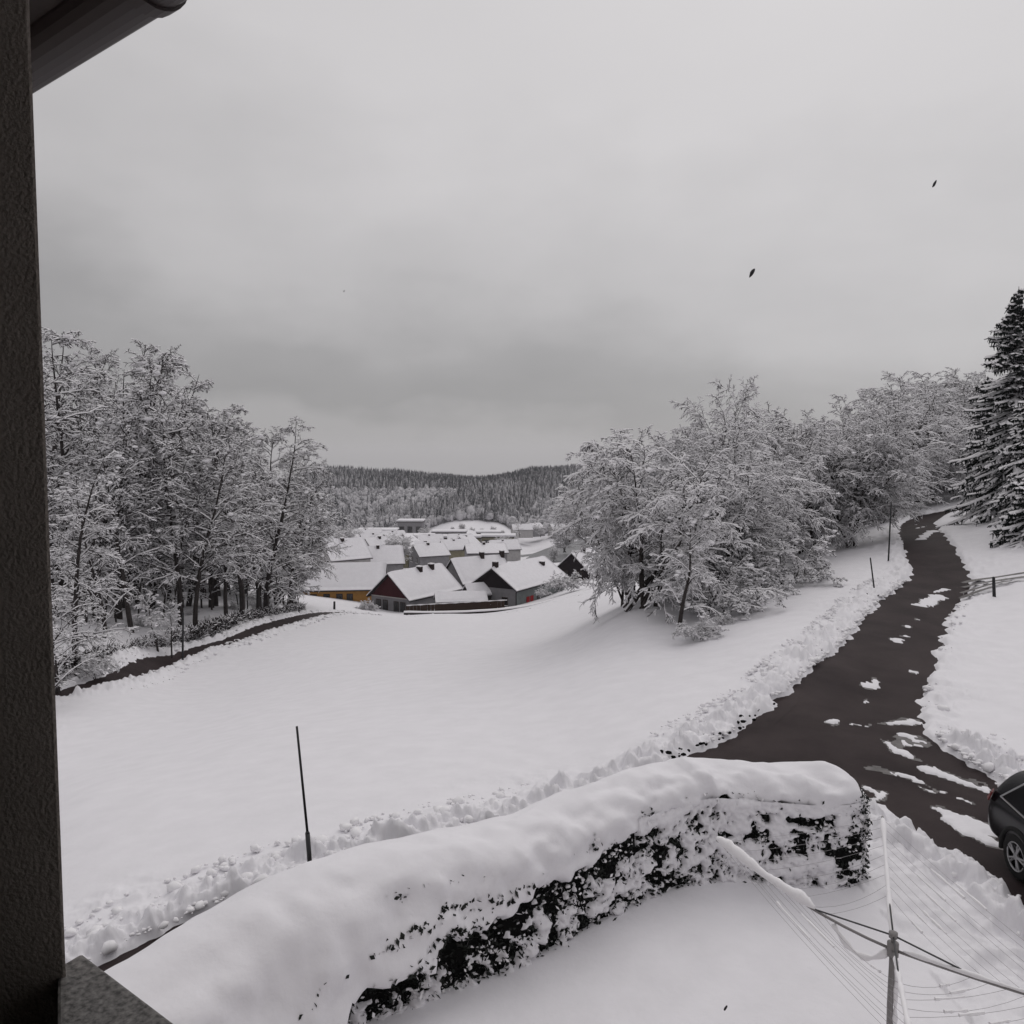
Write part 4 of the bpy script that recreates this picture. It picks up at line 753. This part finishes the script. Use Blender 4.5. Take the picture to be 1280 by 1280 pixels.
# roofs of the village beyond: (px, py of the front base, Y, yaw, w, l, eave, rise, wall, label)
far = ((405, 716, 165, -50, 7, 9, 3.0, 3.4, pale, 'white-gabled house with steep snowy roof directly behind the ochre farmhouse'), (448, 715, 176, -75, 7, 9.5, 2.2, 3.0, grey, 'house with a broad snow-covered roof right of the white-gabled house'), (458, 703, 215, -45, 7.5, 9, 3.0, 3.2, pale, 'snow-roofed house with a dark roof edge behind the broad roof'),
 (492, 705, 236, -20, 9.5, 11, 4.6, 3.0, beige, 'olive-beige house with wide gable facing the field'), (518, 708, 225, -60, 8, 9, 3.2, 2.6, grey, 'small grey house right of the olive-beige house'), (540, 706, 235, 40, 8, 9, 3.4, 2.6, pale, 'pale house behind the chimneys of the red-gabled house'), (583, 711, 205, -80, 8, 10, 4.4, 1.6, grey, 'low grey house with flat snowy roof behind the grey steep-gabled house'),
 (452, 690, 310, -70, 8, 10, 3.4, 3.2, grey, 'distant snow-roofed house at the left of the village'), (478, 685, 345, -60, 8, 10, 3.4, 3.2, pale, 'distant pale house above the left village roofs'), (523, 691, 300, -80, 8, 9, 3.6, 2.6, grey, 'distant grey house above the olive-beige house'), (418, 694, 290, -60, 7.5, 9, 3.4, 3.2, pale, 'distant house at the foot of the left wood'), (715, 731, 150, -30, 7, 9, 2.6, 3.2, darkb, 'small house with a snowy roof and dark gable half behind the clump'),
 (560, 684, 400, -85, 9, 12, 3.4, 2.6, pale, 'distant snow-roofed house left of the long white wall'), (425, 703, 225, 35, 7, 9, 3.2, 3.0, grey, 'small distant house half hidden between the left village roofs and the wood'), (470, 696, 262, -30, 7, 8, 3.4, 3.0, beige, 'small gabled house just left of the olive-beige house'), (505, 698, 275, 30, 7, 8, 3.4, 2.8, pale, 'little pale house right behind the olive-beige gable'), (552, 699, 265, -70, 7, 9, 3.4, 2.4, beige, 'low house whose roof shows left of the steep-gabled house'), (575, 692, 330, -30, 8, 9, 3.6, 3.0, pale, 'pale house below the left part of the wall-like building'), (612, 698, 300, -75, 8, 11, 3.6, 2.6, pale, 'snow-roofed house below the right part of the wall-like building'), (432, 683, 390, 30, 8, 10, 3.6, 3.2, pale, 'far pale house next to the wood, below the hill'), (640, 668, 640, -80, 11, 16, 4, 3.6, pale, 'tiny distant house under the wooded hill, right of the snowy meadow'), (662, 667, 660, -40, 11, 14, 4, 3.6, grey, 'tiny distant house with a dark arched gable by the wooded hill'), (688, 667, 660, -70, 11, 16, 4, 3.4, pale, 'tiny distant house beside the clump at the foot of the hill'), (605, 682, 560, -60, 10, 14, 4, 3, grey, 'tiny distant house among trees below the snowy meadow'), (440, 677, 480, -80, 10, 18, 3.6, 3.2, grey, 'tiny distant snow roof beside the left wood'))
for px, py, Y, yaw, w, l, ev, ri, wm_, lb in far:
    building('house', lb, 'house', spot(px, py, Y), R(yaw), w, l, ev, ri, wm_, snowth=.35 if Y < 260 else .6, wins=(('front', -w * .22, 1.9, 1.1, 1.2), ('front', w * .22, 1.9, 1.1, 1.2)) if Y < 420 else (), chim=((.4, l * .45, 1.0),))
VT = ((410, 702, 240, 8, 'frosted tree at the far left of the village under the wood'), (470, 700, 262, 7, 'frosted tree between the dark-edged roof and the olive-beige house'), (527, 701, 262, 6, 'small frosted tree right of the olive-beige house'), (548, 697, 280, 7, 'frosted tree behind the pale house in the village middle'), (508, 692, 320, 8, 'frosted tree in front of the long dark-walled building'), (442, 684, 380, 9, 'frosted tree over the left village roofs near the wood'),
 (570, 688, 370, 7, 'frosted tree before the left part of the wall-like building'), (622, 690, 350, 7, 'frosted tree before the right part of the wall-like building'), (606, 698, 290, 6, 'frosted tree behind the chimney of the steep-gabled house'), (590, 702, 262, 5, 'little frosted tree above the steep-gabled roof'), (640, 690, 360, 8, 'frosted tree at the left bank of the grey water'), (532, 676, 540, 10, 'frosted tree left of the snowy meadow'), (462, 677, 500, 10, 'frosted tree behind the far left roofs'), (650, 671, 600, 11, 'frosted tree right of the snowy meadow'), (676, 671, 600, 10, 'frosted tree below the wooded hill above the water'), (698, 672, 560, 11, 'frosted tree below the hill beside the clump'))
for px, py, Y, h, lb in VT: bushy(px, py, Y, h, lb, ('multi', 'arch1', 'small')[px % 3], 'tree', 1.2)
def longhall(px0, px1, py, Y, h, label, m_=grey, dp=14):
    p0, p1 = spot(px0, py, Y), spot(px1, py, Y); e = empty('long_hall', p0, 0, label, 'hall'); L_ = p1.x - p0.x; mb = MB(); mb.box(0, L_, 0, dp, -4, h); mb.build('wall', m_, e); mb = MB(); mb.box(-.6, L_ + .6, -.6, dp + .6, h + .01, h + .5); mb.build('roof', rooft, e); mb = MB(); mb.box(-.7, L_ + .7, -.7, dp + .7, h + .51, h + 1.5); mb.build('roof_snow', snow, e, bevel=.2)
    mb = MB(); n_ = max(2, int(L_ / 5)); 
    for i in range(n_):
        mb = MB(); mb.box(L_ * (i + .2) / n_, L_ * (i + .8) / n_, -.08, -.003, h * .35, h * .75); mb.build('window_strip', pane, e)
longhall(446, 494, 676, 520, 6, 'long low grey hall left of the snowy meadow', grey); longhall(497, 528, 674, 560, 12, 'taller flat-roofed building beside the left edge of the snowy meadow', grey); longhall(552, 600, 684, 410, 4.5, 'left part of the long low wall-like building with a snowy roof', beige, 8); longhall(602, 643, 684, 412, 5, 'right part of the long low wall-like building with a snowy roof', beige, 8); longhall(540, 582, 675, 600, 5.5, 'low snow-covered hall at the foot of the meadow', grey); longhall(596, 625, 675, 590, 5, 'low snowy shed row below the meadow bushes', grey); longhall(470, 502, 686, 400, 6, 'long dark-walled building behind the olive-beige house', darkb, 10); longhall(503, 540, 685, 395, 5, 'dark low building right of the long dark-walled building', darkb, 10)
for i, (px, py, h) in enumerate(((578, 664, 7), (591, 669, 7), (601, 669, 6), (617, 667, 6.5), (547, 669, 5), (609, 671, 6), (566, 664, 4), (628, 671, 6))): bushy(px, py, 660 if i != 2 else 650, h, ('round bare tree standing alone on the snowy meadow', 'wide bushy tree at the lower edge of the meadow', 'small bare tree right of the wide bushy tree', 'upright bare tree at the right of the meadow', 'low bush at the left end of the meadow', 'low grey bush below the meadow between two trees', 'small dark bush left of the round bare tree', 'bush at the lower right corner of the meadow')[i], 'multi', 'tree', 1.1)

# ------------------------------------------------------------------ wooded hill: far-off wood, one mass
hm_ = bpy.data.materials.new('far_wood'); hm_.use_nodes = True; t = hm_.node_tree; b = t.nodes['Principled BSDF']; b.inputs['Roughness'].default_value = 1; b.inputs['Specular IOR Level'].default_value = 0
at_ = t.nodes.new('ShaderNodeAttribute'); at_.attribute_name = 'frost'; ge = t.nodes.new('ShaderNodeNewGeometry'); nn = t.nodes.new('ShaderNodeTexNoise'); nn.inputs['Scale'].default_value = .55; nn.inputs['Detail'].default_value = 4; t.links.new(ge.outputs['Position'], nn.inputs['Vector'])
ad = t.nodes.new('ShaderNodeMath'); ad.operation = 'ADD'; t.links.new(at_.outputs['Fac'], ad.inputs[0]); t.links.new(nn.outputs[0], ad.inputs[1]); rp = t.nodes.new('ShaderNodeValToRGB'); rp.color_ramp.elements[0].position = .55; rp.color_ramp.elements[1].position = 1.12; rp.color_ramp.elements[0].color = (.035, .038, .042, 1); rp.color_ramp.elements[1].color = (.50, .49, .51, 1); t.links.new(ad.outputs[0], rp.inputs[0]); t.links.new(rp.outputs[0], b.inputs['Base Color'])
rng = np.random.default_rng(21); n = 62000; Yw = rng.uniform(440, 1120, n); Xw = rng.uniform(-.52, .62, n) * Yw; zw = base_z(Xw, Yw)
pxw = 640 + FOC * Xw / (Yw * cP + (EYE - zw) * sP); pyd = 640 - FOC * ((zw - EYE) * cP + Yw * sP) / (Yw * cP + (EYE - zw) * sP)
mead = (((pxw - 588) / 55) ** 2 + ((pyd - 668) / 17) ** 2) < 1
vis = (pxw > 330) & (pxw < 790); keep = ~mead & ((Yw > 690) | (pxw < 436) | (pxw > 735)) & ((pyd < 668) | (pxw < 436) & (pyd < 690)) & (pyd < 690 + 4 * vnoise(Xw * .02, Yw * .02, 3)) & (vis | (rng.random(n) < .45)); Xw, Yw, zw, pxw, pyd = (q[keep] for q in (Xw, Yw, zw, pxw, pyd)); n = len(Xw)
con = (fbm(Xw * .012, Yw * .008, 14, 3) + .25 * rng.normal(0, 1, n) * .6) > -.12; con |= pyd < 618; con &= ~((pyd > 655) & (rng.random(n) < .7))
hgt = np.where(con, rng.uniform(8, 16, n), rng.uniform(5, 10, n)); rad = np.where(con, hgt * rng.uniform(.13, .19, n), hgt * rng.uniform(.3, .42, n)); fro = np.where(con, rng.normal(.12, .11, n), rng.normal(.33, .11, n)) + .26 * fbm(Xw * .010, Yw * .006, 17, 3)
VV, FF, fr_ = [], [], []
# conifers: three ragged skirts of five sides
ic = np.where(con)[0]; m = len(ic); off = 0
for tier, (z0, z1, rs) in enumerate(((.08, .5, 1.), (.32, .76, .75), (.58, 1.0, .48))):
    a_ = rng.uniform(0, 6.28, (m, 1)) + np.arange(5) * 2 * math.pi / 5; r_ = rad[ic][:, None] * rs * rng.uniform(.7, 1.25, (m, 5)); ring = np.stack([Xw[ic][:, None] + r_ * np.cos(a_), Yw[ic][:, None] + r_ * np.sin(a_), zw[ic][:, None] + hgt[ic][:, None] * (z0 + rng.uniform(-.04, .04, (m, 5)))], -1); ap = np.stack([Xw[ic], Yw[ic], zw[ic] + hgt[ic] * z1], -1)[:, None]
    VV.append(np.concatenate([ring, ap], 1).reshape(-1, 3)); FF.append((np.array([[k, (k + 1) % 5, 5] for k in range(5)])[None] + (off + np.arange(m) * 6)[:, None, None]).reshape(-1, 3)); fr_.append(np.repeat(fro[ic] + tier * .03, 6)); off += m * 6
idd = np.where(~con)[0]; Vb, Fb = blobs(np.stack([Xw[idd], Yw[idd], zw[idd] + hgt[idd] * .5], 1), rad[idd], rng, ICO1, 1.35, .3); VV.append(Vb); FF.append(Fb + off); fr_.append(np.repeat(fro[idd], 12 if len(ICO1[0]) == 12 else len(ICO1[0])))
me = mesh_np('far_wood', np.concatenate(VV), np.concatenate(FF), [hm_]); atn = me.attributes.new('frost', 'FLOAT', 'POINT'); atn.data.foreach_set('value', np.concatenate(fr_).astype(np.float32)); tag(link('far_wood', me), kind='stuff')

# ------------------------------------------------------------------ dark specks of falling wet snow
for i, (px, py, Y, s, lb) in enumerate(((1168, 230, 4.6, .020, 'small dark flake falling in the grey sky at upper right'), (940, 341, 4.2, .026, 'larger dark flake falling in the sky above the clump of trees'), (430, 364, 6, .008, 'tiny dark flake falling in the sky left of centre'), (907, 1260, 4.2, .016, 'dark flake falling in front of the smooth garden snow'))):
    p = at(px, py, Y); rg = np.random.default_rng(i); Vb, Fb = blobs([(0, 0, 0)], [1.], rg, ICO2, 1., .12); Vb = Vb * np.array([.38, .38, 1.]) * s
    o = link('falling_flake', mesh_np('falling_flake', Vb, Fb, [flake], smooth=True)); o.location = p; o.rotation_euler = (0, R(28), 0); tag(o, lb, 'flake', 'flakes in the air')

# ------------------------------------------------------------------ thin winter haze over the valley
mb = MB(); mb.box(-3500, 3500, -3500, 3500, -330, 60)
hz = mb.build('haze', bpy.data.materials.new('haze')); tag(hz, kind='stuff'); m = hz.data.materials[0]; m.use_nodes = True; m.node_tree.nodes.clear()
mo = m.node_tree.nodes.new('ShaderNodeOutputMaterial'); pv = m.node_tree.nodes.new('ShaderNodeVolumePrincipled'); pv.inputs['Color'].default_value = (.86, .86, .89, 1); pv.inputs['Density'].default_value = .00012; pv.inputs['Anisotropy'].default_value = 0
m.node_tree.links.new(pv.outputs[0], mo.inputs['Volume'])
